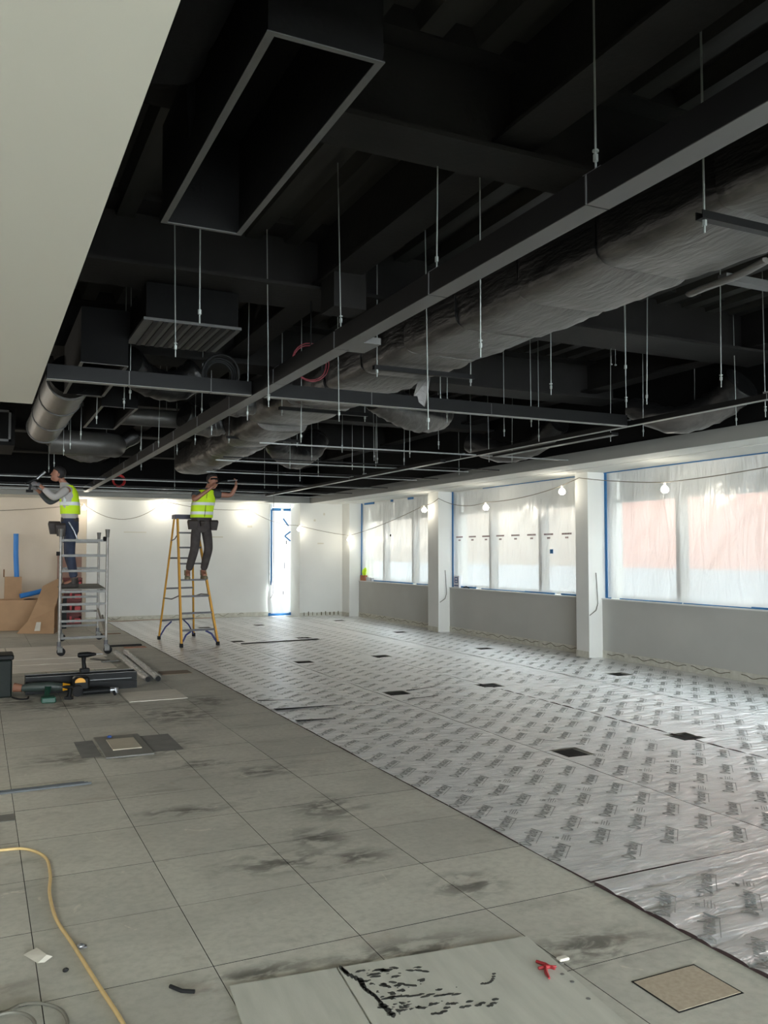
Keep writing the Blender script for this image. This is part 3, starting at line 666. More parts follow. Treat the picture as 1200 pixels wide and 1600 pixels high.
def rod_zone(x, y, z):
    if z == 2.92: return 'holding up the long charcoal channel'
    if x < 1.3 and y < 6: return 'just behind the big open box at top left'
    if x < 1.5: return 'among the boxes and spiral duct at left'
    if x < 2.8: return 'along the left side of the wrapped duct'
    if y < 6.5: return 'in the near right of the black soffit'
    if y < 9.6: return 'round the crossing of the right hand channels'
    if y < 12.6: return 'over the nearer rails of the far grid'
    return 'over the farthest rails'
zone = {}
for r in RODS: zone.setdefault(rod_zone(*r), []).append(r)
def rsx(r): return (0.9028 * r[0] - 0.4299 * r[1]) / (0.4295 * r[0] + 0.9018 * r[1])
rm = {}
for zn, rs in zone.items():
    rs.sort(key=rsx)
    for i, (x, y, z) in enumerate(rs):
        far = y > 8.5; rr = 0.0042
        dx = random.uniform(-.02, .02); dy = random.uniform(-.02, .02)
        m = MB().tube([(0, 0, 0), (dx, dy, 3.98 - z)], rr, 6)
        o = m.build('threaded_rod', M_rod, loc=(x, y, z))
        nb = MB().tube([(0, 0, 0.05), (0, 0, 0.075)], 0.010, 6, smooth=False)
        if i % 2 == 0: nb.tube([(0, 0, 0.085), (0, 0, 0.092)], 0.012, 8, smooth=False)
        nb.build('nut', M_rod, o, loc=(0, 0, 0))
        tag(o, 'threaded rod %s, %s from left' % (zn, rows_label(i)), 'threaded rod', 'threaded rods hanging from the soffit')

# ------------------------------------------------------------------ big wrapped duct
def duct_ring(xc, y, zc, w, h, ex=5.0, n=28, amp=0.012, seed=0, sag=0.0):
    r = []
    for j in range(n):
        a = 2 * math.pi * j / n; c, s_ = math.cos(a), math.sin(a)
        x = math.copysign(abs(c) ** (2 / ex), c) * w / 2; z = math.copysign(abs(s_) ** (2 / ex), s_) * h / 2
        if z < 0: z -= sag * (1 - (2 * x / w) ** 2)
        d = amp * noise.noise((x * 5 + seed, y * 9, z * 5)) + amp * 0.7 * noise.noise((x * 9 + seed, y * 22, z * 9))
        k_ = 1 + d / (w / 2)
        r.append((xc + x * k_, y, zc + z * k_))
    return r
def wrapped(name, label, segs, group=None):
    o = empty(name, (segs[0][0], segs[0][1], segs[0][3]), label, 'duct', group)
    for i, (xc, ya, yb, zc, w, h, sag, ex) in enumerate(segs):
        n = max(4, int((yb - ya) / 0.07)); rings = []
        for k_ in range(n + 1):
            t = k_ / n; y = ya + (yb - ya) * t; puff = math.sin(math.pi * t)
            rings.append(duct_ring(xc, y, zc, w * (0.965 + 0.035 * puff ** .5), h * (0.95 + 0.05 * puff ** .5), ex, 30, 0.016, i * 3.1, sag * puff))
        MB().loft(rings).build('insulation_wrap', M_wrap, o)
    return o
SEG = []; y = 1.1
for L in (0.7, 0.82, 0.8, 0.7, 0.7, 0.75, 0.8, 0.8):
    SEG.append((3.16 + random.uniform(-.01, .01), y, y + L, 3.255, 0.70, 0.48, random.uniform(0.0, 0.025), 7.0)); y += L
SEG.append((3.14, y, 7.2, 3.30, 0.66, 0.40, 0.0, 6.0))
SEG.append((3.14, 7.2, 8.0, 3.24, 0.70, 0.46, 0.03, 6.0))
SEG.append((3.10, 8.0, 9.3, 3.22, 0.80, 0.44, 0.03, 5.0))
SEG.append((3.14, 9.3, 10.3, 3.16, 0.66, 0.46, 0.02, 4.0))
SEG += [(3.28, 10.3, 11.4, 3.22, 0.62, 0.46, 0.03, 3.5), (3.35, 11.4, 12.6, 3.2, 0.62, 0.46, 0.03, 3.5), (3.42, 12.6, 14.0, 3.2, 0.62, 0.46, 0.03, 3.5), (3.5, 14.0, 15.6, 3.2, 0.62, 0.46, 0.03, 3.5)]
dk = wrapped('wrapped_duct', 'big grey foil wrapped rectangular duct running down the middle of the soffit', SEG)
for (yy, x0, x1) in ((2.62, 2.72, 3.75), (5.90, 2.72, 3.62), (8.0, 2.66, 3.62), (10.3, 2.75, 3.7)):
    m = MB().box(x0, yy - .02, 2.955, x1, yy + .02, 2.962).box(x0, yy - .02, 2.962, x1, yy - .016, 2.99).box(x0, yy + .016, 2.962, x1, yy + .02, 2.99)
    b_ = m.build('support_rail', M_blackmetal, dk)
    for xx in (x0 + .03, x1 - .03):
        MB().tube([(xx, yy, 2.90), (xx, yy, 3.99)], 0.005, 6).tube([(xx, yy, 2.93), (xx, yy, 2.955)], .011, 6, smooth=False).build('hanger_rod', M_rod, b_)
m = MB()
m.loft([duct_ring(3.45 + .02 * q, 2.9 + q * .12, 2.975 - 0.01 * math.sin(q), 0.06, 0.03, 2, 8, .004, q) for q in range(6)])
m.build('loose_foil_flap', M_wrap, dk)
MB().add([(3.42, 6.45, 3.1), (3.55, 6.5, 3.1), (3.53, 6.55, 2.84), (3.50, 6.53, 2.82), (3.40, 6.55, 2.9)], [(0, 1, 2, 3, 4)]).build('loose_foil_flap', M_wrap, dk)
# cross black duct strut left of the main duct, right hand support arm
tag(B(3.62, 3.30, 3.02, 5.2, 3.36, 3.06).build('unistrut_arm', M_lip), 'grey strut reaching right from under the wrapped duct', 'strut')

def flex(name, pts, r, label, m=M_wrap, cat='duct', ringamp=0.05, n=16):
    P = [Vector(p) for p in pts]; out = []; rr = []
    def cr(p0, p1, p2, p3, t): return 0.5 * ((2 * p1) + (-p0 + p2) * t + (2 * p0 - 5 * p1 + 4 * p2 - p3) * t * t + (-p0 + 3 * p1 - 3 * p2 + p3) * t ** 3)
    for i in range(len(P) - 1):
        for q in range(8):
            out.append(cr(P[max(i - 1, 0)], P[i], P[i + 1], P[min(i + 2, len(P) - 1)], q / 8))
    out.append(P[-1])
    for i in range(len(out)):
        rr.append((r if not isinstance(r, (list, tuple)) else r[0] + (r[1] - r[0]) * i / (len(out) - 1)) * (1 + ringamp * math.sin(i * 2.3)))
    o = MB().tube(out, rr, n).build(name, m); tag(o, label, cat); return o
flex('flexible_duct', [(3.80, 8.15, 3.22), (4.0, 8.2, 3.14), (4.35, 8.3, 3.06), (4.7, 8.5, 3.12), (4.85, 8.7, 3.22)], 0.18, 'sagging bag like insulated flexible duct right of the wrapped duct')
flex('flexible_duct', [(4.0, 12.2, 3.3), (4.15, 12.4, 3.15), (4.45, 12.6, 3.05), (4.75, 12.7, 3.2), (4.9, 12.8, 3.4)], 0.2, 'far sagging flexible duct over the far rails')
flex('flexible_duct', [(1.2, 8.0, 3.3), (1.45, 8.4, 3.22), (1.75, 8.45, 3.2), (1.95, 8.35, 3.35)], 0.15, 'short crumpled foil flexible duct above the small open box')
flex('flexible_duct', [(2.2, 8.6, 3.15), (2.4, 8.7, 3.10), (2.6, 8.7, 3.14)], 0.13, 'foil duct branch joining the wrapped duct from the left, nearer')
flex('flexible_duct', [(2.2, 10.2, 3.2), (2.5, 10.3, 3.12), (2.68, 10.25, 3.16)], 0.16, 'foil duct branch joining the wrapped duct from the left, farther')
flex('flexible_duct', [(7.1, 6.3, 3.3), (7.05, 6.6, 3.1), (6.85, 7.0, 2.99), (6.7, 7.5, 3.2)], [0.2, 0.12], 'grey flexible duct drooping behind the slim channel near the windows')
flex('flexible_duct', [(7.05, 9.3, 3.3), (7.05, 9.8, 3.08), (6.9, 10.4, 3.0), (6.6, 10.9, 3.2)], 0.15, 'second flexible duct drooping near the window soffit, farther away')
flex('round_duct', [(1.45, 10.75, 3.22), (2.0, 10.75, 3.22), (2.25, 10.75, 3.22)], 0.11, 'short straight round duct left of the long channel', M_spiral, ringamp=0.0)

# spiral duct at left with its elbow and side branch
sp = empty('spiral_duct', (0.72, 9.0, 3.1), 'dull galvanised spiral duct behind the white ceiling edge, with banded joints', 'duct')
for (ya, yb) in ((8.35, 9.3), (9.32, 10.5), (10.52, 11.7)):
    MB().tube([(0.74, ya, 3.16), (0.74, ya + .03, 3.16), (0.74, yb - .03, 3.16), (0.74, yb, 3.16)], 0.205, 24).build('duct_length', M_spiral, sp)
    MB().tube([(0.74, yb - .02, 3.16), (0.74, yb + .04, 3.16)], 0.215, 24).build('joint_band', M_lip, sp)
MB().tube([(0.74, 8.235, 3.18), (0.74, 8.35, 3.16)], 0.19, 24).build('duct_spigot', M_black, sp)
MB().tube([(0.90, 8.6, 3.12), (1.06, 8.6, 3.12)], 0.07, 14).build('branch_stub', M_spiral, sp)
flex('round_duct', [(0.86, 12.4, 3.06), (1.25, 12.4, 3.06), (1.6, 12.45, 3.06), (1.75, 12.7, 3.08)], 0.17, 'round grey duct running right from the end of the spiral duct', M_spiral, ringamp=0.0, n=20)
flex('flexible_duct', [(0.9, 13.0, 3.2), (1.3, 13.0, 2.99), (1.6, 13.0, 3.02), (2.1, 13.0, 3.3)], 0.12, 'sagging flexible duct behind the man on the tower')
for (xa, ya, xb, yb, z0, z1, lb) in ((-0.9, 12.4, 0.42, 13.6, 2.98, 3.5, 'large black ceiling unit at far left with a recessed grille face'),):
    o = B(xa, ya, z0, xb, yb, z1).build('ceiling_unit', M_black); tag(o, lb, 'ceiling unit')
    m = MB().box(xa + .05, ya - .015, z0 + .05, xb - .05, ya, z0 + .08).box(xa + .05, ya - .015, z1 - .08, xb - .05, ya, z1 - .05).box(xb - .08, ya - .015, z0 + .05, xb - .05, ya, z1 - .05)
    m.build('grille_frame', M_lip, o)

o = bpy.data.objects['round_duct.001']
for xx in (1.1, 1.6): MB().tube([(xx, 12.42, 3.2), (xx, 12.42, 3.99)], .004, 6).build('hanger_rod', M_rod, o)
# ------------------------------------------------------------------ open bottomed plenum boxes
def plenum(label, x0, x1, y0, y1, zb, zt, rot=0.0, lip=0.022):
    o = empty('plenum_box', ((x0 + x1) / 2, (y0 + y1) / 2, zb), label, 'ceiling box', 'open bottomed plenum boxes', rot)
    hx, hy = (x1 - x0) / 2, (y1 - y0) / 2; h = zt - zb; t = 0.012
    m = MB().box(-hx, -hy, 0, -hx + t, hy, h).box(hx - t, -hy, 0, hx, hy, h).box(-hx + t, -hy, 0, hx - t, -hy + t, h).box(-hx + t, hy - t, 0, hx - t, hy, h).box(-hx, -hy, h, hx, hy, h + t)
    m.build('box_casing', M_black, o, loc=(0, 0, 0))
    l = MB().box(-hx - .004, -hy - .004, -.004, -hx + lip, hy + .004, 0).box(hx - lip, -hy - .004, -.004, hx + .004, hy + .004, 0).box(-hx + lip, -hy - .004, -.004, hx - lip, -hy + lip * .6, 0).box(-hx + lip, hy - lip * .6, -.004, hx - lip, hy + .004, 0)
    l.build('rim_lip', M_lip, o, loc=(0, 0, 0)); return o
p1 = plenum('largest open bottomed black plenum box, at the top left beside the white ceiling', 0.70, 1.055, 2.22, 3.74, 3.0, 3.42)
p2 = plenum('second black open box, over the spiral duct behind the white ceiling', 0.68, 1.03, 6.80, 8.23, 3.0, 3.42)
p3 = plenum('smallest open bottomed black box, beyond the second one', 1.08, 1.43, 8.78, 10.4, 3.0, 3.3)
m = MB(); m.loft([duct_ring(0.42, 1.2 + q * .12, 3.32, 0.46, 0.5, 4, 24, .02, 2) for q in range(14)]).build('insulated_stub', M_black)
o = bpy.data.objects['insulated_stub']; tag(o, 'black wrapped duct stub with a ragged end between the white ceiling and largest box', 'duct')
MB().add([(0.62, 2.75, 3.22), (0.67, 2.98, 3.12), (0.66, 3.02, 3.04), (0.60, 2.8, 3.1)], [(0, 1, 2, 3)]).build('torn_flap', M_black, o)
for q, xx in enumerate((0.44, 0.54)):
    tag(MB().tube([(xx, 1.5, 3.62), (xx, 7.5, 3.62)], 0.035, 10).build('ceiling_pipe', M_blackmetal), ['left', 'right'][q] + ' of two black pipes running beside the white ceiling edge', 'pipe', 'black pipes beside the white ceiling')
for xx in (1.12, 1.39):
    for yy in (8.85, 10.33): MB().tube([(xx, yy, 3.31), (xx, yy, 3.99)], .004, 6).build('hanger_rod', M_rod, p3)
o = bpy.data.objects['round_duct']
for xx in (1.6, 2.1): MB().tube([(xx, 10.75, 3.3), (xx, 10.75, 3.99)], .004, 6).build('hanger_rod', M_rod, o)
# fan coil underside with ribs
fc = empty('fan_coil_unit', (1.4, 6.5, 3.2), 'grey slatted fan coil unit underside hanging past the largest box', 'ceiling unit')
B(1.03, 6.12, 3.2, 1.74, 6.9, 3.22).build('base_tray', M_lip, fc); B(1.05, 6.14, 3.22, 1.72, 6.88, 3.48).build('casing', M_black, fc)
for q in range(9):
    x = 1.10 + q * 0.07; B(x, 6.13, 3.192, x + .035, 6.89, 3.2).build('slat', M_blackmetal, fc)
# red cable coils and a black cable bundle
def coil(name, c, R_, r, n, label, m, tilt=0.5, cat='cable coil'):
    mm = MB()
    for k_ in range(n):
        pts = []
        ph = random.uniform(-.25, .25); rr = R_ * (1 - 0.09 * k_)
        for q in range(25):
            a = 2 * math.pi * q / 24
            pts.append((rr * math.cos(a), 0.02 * k_ + ph * rr * math.sin(a), rr * math.sin(a) + tilt * .0))
        mm.tube(pts, r, 6)
    return tag(mm.build(name, m, loc=c), label, cat)
coil('red_cable_coil', (2.30, 6.15, 3.02), 0.15, 0.0045, 2, 'red cable coil hanging behind the long charcoal channel', M_redcable)
coil('red_cable_coil', (2.52, 17.6, 2.98), 0.12, 0.012, 3, 'small bright red cable coil far away over the back rails', M_red)
MB().tube([(2.52, 17.58, 3.08), (2.52, 17.58, 3.46)], .006, 6).build('lead', M_plasticblk, bpy.data.objects['red_cable_coil.001'])
MB().tube([(2.30, 6.15, 3.16), (2.30, 6.15, 3.52)], .006, 6).build('lead', M_plasticblk, bpy.data.objects['red_cable_coil'])
coil('black_cable_coil', (1.88, 7.25, 3.1), 0.16, 0.012, 4, 'black looped cable coil beside the fan coil unit', M_plasticblk)
# exposed small ceiling oddments
for (x, y, z, r_, lb) in ((5.35, 6.2, 3.3, .012, 'right pale clip of two on the black soffit'), (5.30, 6.2, 3.3, .012, 'left pale clip of two on the black soffit')):
    tag(MB().ball((0, 0, 0), r_, r_, r_ * .6, 8, 6).tube([(0, 0, 0), (0, 0, .15)], .003, 5).build('ceiling_clip', M_rail, loc=(x, y, z)), lb, 'clip', 'pale clips on the soffit')
tag(MB().tube([(0.45, 3.1, 3.41), (0.47, 5.2, 3.36), (0.5, 7.5, 3.41)], .012, 6).build('loose_cable', M_plasticblk), 'loose black cable slung beside the white ceiling edge', 'cable')
# ------------------------------------------------------------------ festoon lamps
BULBS = [(2.11, 19.95, 2.53, 3.5), (3.87, 19.95, 2.64, 5), (5.89, 19.95, 2.49, 3), (6.92, 19.3, 2.1, 2), (8.05, 18.85, 1.86, 2), (7.98, 14.9, 2.39, 2), (7.98, 12.63, 2.33, 2), (7.98, 10.48, 2.47, 2), (7.98, 8.34, 2.36, 2)]
PLACE = ['over the join of the pink and white back wall', 'left of the man on the ladder', 'right of the man on the ladder', 'beside the taped door sheet', 'low in the far window corner',
         'at the right side of the farthest window', 'at the left side of the middle window', 'at the right side of the middle window', 'over the nearest window']
for i, (x, y, z, pw) in enumerate(BULBS):
    o = empty('festoon_lamp', (x, y, z), 'glowing white festoon lamp ' + PLACE[i], 'lamp', 'festoon lamps on a string')
    yb = y - 0.06 if i < 4 else y
    M_ = MB(); M_.loft([[((0.052 * f) * math.cos(a * math.pi / 6), (0.052 * f) * math.sin(a * math.pi / 6), h_) for a in range(12)] for f, h_ in ((.35, .05), (.75, .03), (1, 0), (.9, -.025), (.5, -.045))])
    M_.build('lamp_globe', M_bulb, o, loc=(0, yb - y, 0))
    MB().tube([(0, yb - y, .045), (0, yb - y, .09)], .018, 8).build('lamp_holder', M_bulbcap, o, loc=(0, 0, 0))
    L = bpy.data.lights.new('festoon_light', 'POINT'); L.energy = pw; L.color = (1, .93, .8); L.shadow_soft_size = 0.055
    lo = bpy.data.objects.new('festoon_light', L); COL.objects.link(lo); lo.location = (x, yb - .13 if i < 4 else yb, z - 0.02)
    if i >= 4: lo.location.x -= .1
# string cable of the festoon
def sagline(a, b_, sag, n=10):
    a = Vector(a); b_ = Vector(b_); return [a.lerp(b_, i / n) - Vector((0, 0, sag * 4 * (i / n) * (1 - i / n))) for i in range(n + 1)]
nodes = [(-1.5, 19.95, 2.45), (2.11, 19.93, 2.62), (3.87, 19.93, 2.73), (5.89, 19.93, 2.58), (6.92, 19.28, 2.19), (8.05, 18.85, 1.95), (7.98, 14.9, 2.48), (8.08, 14.5, 2.6), (7.98, 12.63, 2.42), (7.98, 10.48, 2.56), (8.08, 10.2, 2.66), (7.98, 8.34, 2.45), (7.98, 5.5, 2.62)]
sags = [.1, .38, .08, .1, .02, .05, .03, .1, .05, .0, .02, .04]
m = MB()
for a, b_, sg in zip(nodes[:-1], nodes[1:], sags): m.tube(sagline(a, b_, sg, 14), 0.006, 5)
tag(m.build('festoon_cable', mat('brown_grey_flex', (120, 112, 98), 0.6)), 'thin cable string carrying the festoon lamps round the far walls', 'cable')

# ------------------------------------------------------------------ taped door opening in the back wall
d = struct('door_1', B(6.46, YF - 0.02, 0, 6.52, YF + .02, 2.74).box(6.97, YF - .02, 0, 7.0, YF + .02, 2.74), M_frame)
dm = MB(); vs = []; ny, nz = 26, 60
for i in range(ny + 1):
    for j in range(nz + 1):
        z = 0.06 + (2.62 - 0.06) * j / nz; t = i / ny
        w0 = 6.50 - 0.10 * math.exp(-((z - 0.35) / 0.5) ** 2); w1 = 7.00
        x = w0 + (w1 - w0) * t
        y = YF - 0.05 - 0.07 * math.exp(-((z - 0.5) / 0.7) ** 2) * math.sin(math.pi * t) - 0.025 * abs(math.sin(9 * t + z * 1.2)) * math.sin(math.pi * t)
        vs.append((x, y, z))
dm.add(vs, [(i * (nz + 1) + j, (i + 1) * (nz + 1) + j, (i + 1) * (nz + 1) + j + 1, i * (nz + 1) + j + 1) for i in range(ny) for j in range(nz)], True)
ds = dm.build('plastic_sheet', M_poly_door, fix=False); tag(ds, 'narrow polythene sheet bulging from the door opening in the back wall, edged with blue tape', 'plastic sheet')
for a in ((6.47, 0.75, 6.51, 2.6), (6.50, 2.57, 6.98, 2.64), (6.42, 0.0, 7.0, 0.075)):
    B(a[0], YF - .07, a[1], a[2], YF - .06, a[3]).build('blue_tape', M_tape, ds)
for (p, q) in (((6.78, 2.38), (6.92, 2.2)), ((6.82, 1.95), (6.97, 2.06)), ((6.82, 1.95), (6.97, 1.83))):
    MB().bar((p[0], YF - .085, p[1]), (q[0], YF - .085, q[1]), .004, .035, up=(0.5, 0, 1)).build('blue_tape', M_tape, ds)
B(6.72, YF - .128, .45, 6.735, YF - .126, .78).box(6.77, YF - .128, .52, 6.785, YF - .126, .6).box(6.80, YF - .12, 1.15, 6.815, YF - .118, 1.3).box(6.85, YF - .1, 1.75, 6.87, YF - .098, 1.84).build('printed_mark', M_dkline, ds)['kind'] = 'stuff'
tag(MB().tube([(5.55, 17.0, 2.8), (5.55, 17.0, 0.72), (5.53, 17.0, .66), (5.49, 17.0, .6)], 0.006, 6).build('hanging_wire', M_greycable), 'thin wire with a hooked end hanging from the grid before the taped door', 'wire')
for i, (x, y, z0, z1, lb) in enumerate(((8.2, 10.01, 1.25, 0.75, 'nearer'), (8.22, 14.53, 1.2, .7, 'farther'))):
    pts = [(x + 0.02, y, z0), (x + .03, y, z0 - .1), (x + .05, y, z1 + .05), (x + .02, y, z1 - .05), (x - .1, y, z1 - .12)]
    tag(MB().tube(pts, .006, 6).build('hanging_wire', M_greycable), 'short grey wire tail on the %s window column' % lb, 'wire', 'wire tails on the columns')

# ------------------------------------------------------------------ things on the window sills
o = empty('hi_vis_bundle', (8.39, 18.72, 0.872), 'crumpled fluorescent yellow bundle on a brick coloured box on the farthest sill', 'bag')
MB().ball((8.37, 18.68, 1.07), .04, .10, .09, 10, 7).ball((8.37, 18.62, 1.12), .03, .05, .07, 8, 6).build('bundle', M_hiviz, o)
B(8.35, 18.62, .872, 8.43, 18.86, 1.0).build('box', mat('terracotta_box', (166, 104, 74), 0.8), o)
for i, y in enumerate((18.48, 18.36, 18.22)):
    tag(MB().tube([(8.37, y, .872), (8.37, y, .965 - i * .01)], [.035, .042], 10).build('paper_cup', mat('white_paper_cup', (196, 196, 198), 0.6)), ['left', 'middle', 'right'][i] + ' one of the small cups on the farthest sill', 'cup', 'cups on the farthest sill')
o = tag(B(8.355, 14.20, .872, 8.40, 14.40, 1.10).build('printed_carton', mat('white_carton', (214, 216, 222), 0.6)), 'white carton with blue print on the left end of the middle sill', 'box')
m = MB()
for (a, b_, c, d_) in ((14.24, 14.26, .96, 1.07), (14.34, 14.36, .96, 1.07), (14.24, 14.36, 1.055, 1.07), (14.24, 14.36, 1.005, 1.02), (14.24, 14.36, .96, .975), (14.22, 14.38, .9, .92)): m.box(8.352, a, c, 8.355, b_, d_)
m.build('printed_mark', M_textb, o)
tag(MB().tube([(8.37, 13.85, .878), (8.37, 13.95, .9), (8.37, 14.05, .88)], .012, 6).build('tape_roll_end', M_rubber), 'small dark scrap lying on the middle sill', 'scrap')
tag(B(8.35, 10.40, .872, 8.42, 10.62, .90).build('tool_case', M_boxmetal), 'small grey case on the right end of the middle sill', 'case')

# ------------------------------------------------------------------ scaffold tower
T = empty('scaffold_tower', (1.46, 14.72, 0), 'narrow wheeled aluminium tower scaffold under the man at left', 'scaffold')
TX = (1.12, 1.79); TXF = ((1.12, 1.79), (1.32, 1.94)); TY = (13.6, 15.84)
for fi, ty in enumerate(TY):
    fr = MB()
    for tx in TXF[fi]: fr.tube([(tx, ty, 0.20), (tx, ty, 1.82)], .021, 12)
    f = fr.build('end_frame', M_alu, T)
    for k_, z in enumerate((0.27, 0.52, 0.77, 1.02 - .06, 1.27, 1.50, 1.73)):
        zz = z if fi == 0 else z + (-.0)
        MB().bar((TXF[fi][0], ty, zz), (TXF[fi][1], ty, zz), .026, .036).build('rung', M_aludark, f)
    for tx in TXF[fi]:
        MB().tube([(tx, ty, 1.78), (tx, ty, 1.84), (tx, ty, 1.90)], [.026, .03, .036], 12).build('spigot', M_aludark, f)
        MB().tube([(tx, ty, 0.12), (tx, ty, 0.22)], .03, 10).build('leg_collar', M_step, f)
for fi, ty in enumerate(TY):
    for tx in TXF[fi]:
        s_ = .03
        MB().tube([(tx + s_, ty - .02, .07), (tx + s_, ty + .02, .07)], .062, 18, smooth=False).build('castor', M_rubber, T)
        MB().box(tx - .02, ty - .032, .06, tx + .05, ty - .024, .14).box(tx - .02, ty + .024, .06, tx + .05, ty + .032, .14).box(tx - .03, ty - .032, .135, tx + .05, ty + .032, .15).build('castor_fork', M_aludark, T)
pl = MB().prism([(1.13, 13.64), (1.78, 13.64), (1.93, 15.8), (1.33, 15.8)], .985, 1.0).build('platform', mat('dusty_grey_deck', (140, 138, 130), 0.8, noise_amt=.15), T)
MB().bar((1.15, 13.64, .965), (1.35, 15.8, .965), .04, .04).bar((1.76, 13.64, .965), (1.91, 15.8, .965), .04, .04).build('platform_beam', M_aludark, pl)
MB().tube([(1.79, 13.62, .30), (1.86, 14.6, .52)], .018, 8).build('brace', M_alu, T)
MB().tube([(1.12, 13.62, .60), (1.32, 15.82, .62)], .018, 8).build('brace', M_alu, T)
MB().tube([(1.94, 15.8, .55), (1.80, 13.66, .28)], .018, 8).build('brace', M_alu, T)
MB().tube([(1.09, 13.60, 1.5), (1.09, 13.60, 1.56)], .03, 8).build('clamp', M_rubber, T)
MB().tube([(1.75, 13.60, 1.73), (1.75, 13.58, 1.78)], .028, 8).build('clamp', M_rubber, T)

# ------------------------------------------------------------------ step ladder
Ld = empty('step_ladder', (3.3, 14.7, 0), 'tall yellow fibreglass step ladder with grey treads and blue braces', 'ladder')
fb = [Vector((3.02, 14.0, 0)), Vector((3.64, 14.08, 0))]; ft = [Vector((3.05, 14.55, 2.12)), Vector((3.36, 14.57, 2.12))]
bb = [Vector((2.93, 15.42, 0)), Vector((3.62, 15.75, 0))]; bt = [Vector((3.02, 14.68, 2.12)), Vector((3.34, 14.72, 2.12))]
for a, b_ in list(zip(fb, ft)): MB().bar(a + Vector((0, 0, .06)), b_, .03, .07, up=(0, 1, 0)).build('front_rail', M_yellow, Ld)
for a, b_ in list(zip(bb, bt)): MB().bar(a + Vector((0, 0, .05)), b_, .025, .045, up=(0, 1, 0)).build('rear_rail', M_yellow, Ld)
for a in fb + bb: MB().box(a.x - .024, a.y - .035, 0, a.x + .024, a.y + .035, .07).build('rubber_foot', M_rubber, Ld)
for z in (0.27, 0.545, 0.82, 1.09, 1.36, 1.63, 1.88):
    t = z / 2.12; a = fb[0].lerp(ft[0], t); b_ = fb[1].lerp(ft[1], t)
    MB().bar(a, b_, .085, .028, up=(0, 0, 1)).build('tread', M_step, Ld)
for z in (.35, .92, 1.45):
    t = z / 2.12; a = bb[0].lerp(bt[0], t); b_ = bb[1].lerp(bt[1], t)
    MB().bar(a, b_, .02, .03).build('rear_brace', M_step, Ld)
B(3.00, 14.50, 2.12, 3.40, 14.78, 2.19).build('top_cap', mat('dark_blue_cap', (38, 40, 58), .5), Ld)
def lpt(e, f_, z): return e.lerp(f_, z / 2.12)
for (i, zl, s_) in ((0, .27, 1), (1, .27, -1)):
    a = lpt(fb[i], ft[i], .05); q = lpt(fb[i], ft[i], .25) + Vector((s_ * .16, 0, 0)); md = a.lerp(q, .5) + Vector((s_ * .0, 0, .05))
    MB().tube([a, md, q], .016, 6).build('corner_brace', M_blue, Ld)
for (i, s_) in ((0, 1), (1, -1)):
    a = lpt(bb[i], bt[i], .05); q = lpt(bb[i], bt[i], .33) + Vector((s_ * .18, 0, 0)); md = a.lerp(q, .5) + Vector((0, 0, .04))
    MB().tube([a, md, q], .014, 6).build('corner_brace', M_blue, Ld)
for i in (0, 1):
    a = lpt(fb[i], ft[i], .84); q = lpt(bb[i], bt[i], .75); md = a.lerp(q, .5) + Vector((0, 0, .03 if i else -.04))
    MB().tube([a, md, q], .011, 6).build('spreader', M_step, Ld)
    a = lpt(fb[i], ft[i], 1.86); q = lpt(bb[i], bt[i], 1.75)
    MB().tube([a, a.lerp(q, .5) + Vector((0, 0, -.03)), q], .010, 6).build('spreader', M_step, Ld)

# ------------------------------------------------------------------ people
def skin_mesh(name, J, E_, m, parent=None, sub=2):
    """J: name -> ((x,y,z), radius); one continuous surface grown round connected joints"""
    ks = list(J); idx = {k_: i for i, k_ in enumerate(ks)}
    bm = bmesh.new(); sl = bm.verts.layers.skin.verify()
    vs = []
    for i, k_ in enumerate(ks):
        v = bm.verts.new(J[k_][0]); r = J[k_][1]; r = r if isinstance(r, tuple) else (r, r); v[sl].radius = r; v[sl].use_root = (i == 0); vs.append(v)
    for a, b_ in E_: bm.edges.new((vs[idx[a]], vs[idx[b_]]))
    me = bpy.data.meshes.new(name); bm.to_mesh(me); bm.free()
    o = bpy.data.objects.new(name, me); COL.objects.link(o)
    md = o.modifiers.new('s', 'SKIN'); md.use_smooth_shade = True; md.branch_smoothing = 0.6
    m2 = o.modifiers.new('u', 'SUBSURF'); m2.levels = sub; m2.render_levels = sub
    bpy.context.view_layer.update()
    ev = o.evaluated_get(bpy.context.evaluated_depsgraph_get()); nm = bpy.data.meshes.new_from_object(ev); o.modifiers.clear(); o.data = nm; nm.name = name
    nm.materials.clear(); nm.materials.append(m)
    for p in nm.polygons: p.use_smooth = True
    if parent is not None: o.parent = parent; o.location = -wloc(parent)
    return o
def join_into(o, mb):
    bm = bmesh.new(); bm.from_mesh(o.data)
    vv = [bm.verts.new(p) for p in mb.v]
    for f in mb.f:
        try:
            q = bm.faces.new([vv[i] for i in f]); q.smooth = True
        except ValueError: pass
    bm.to_mesh(o.data); bm.free()
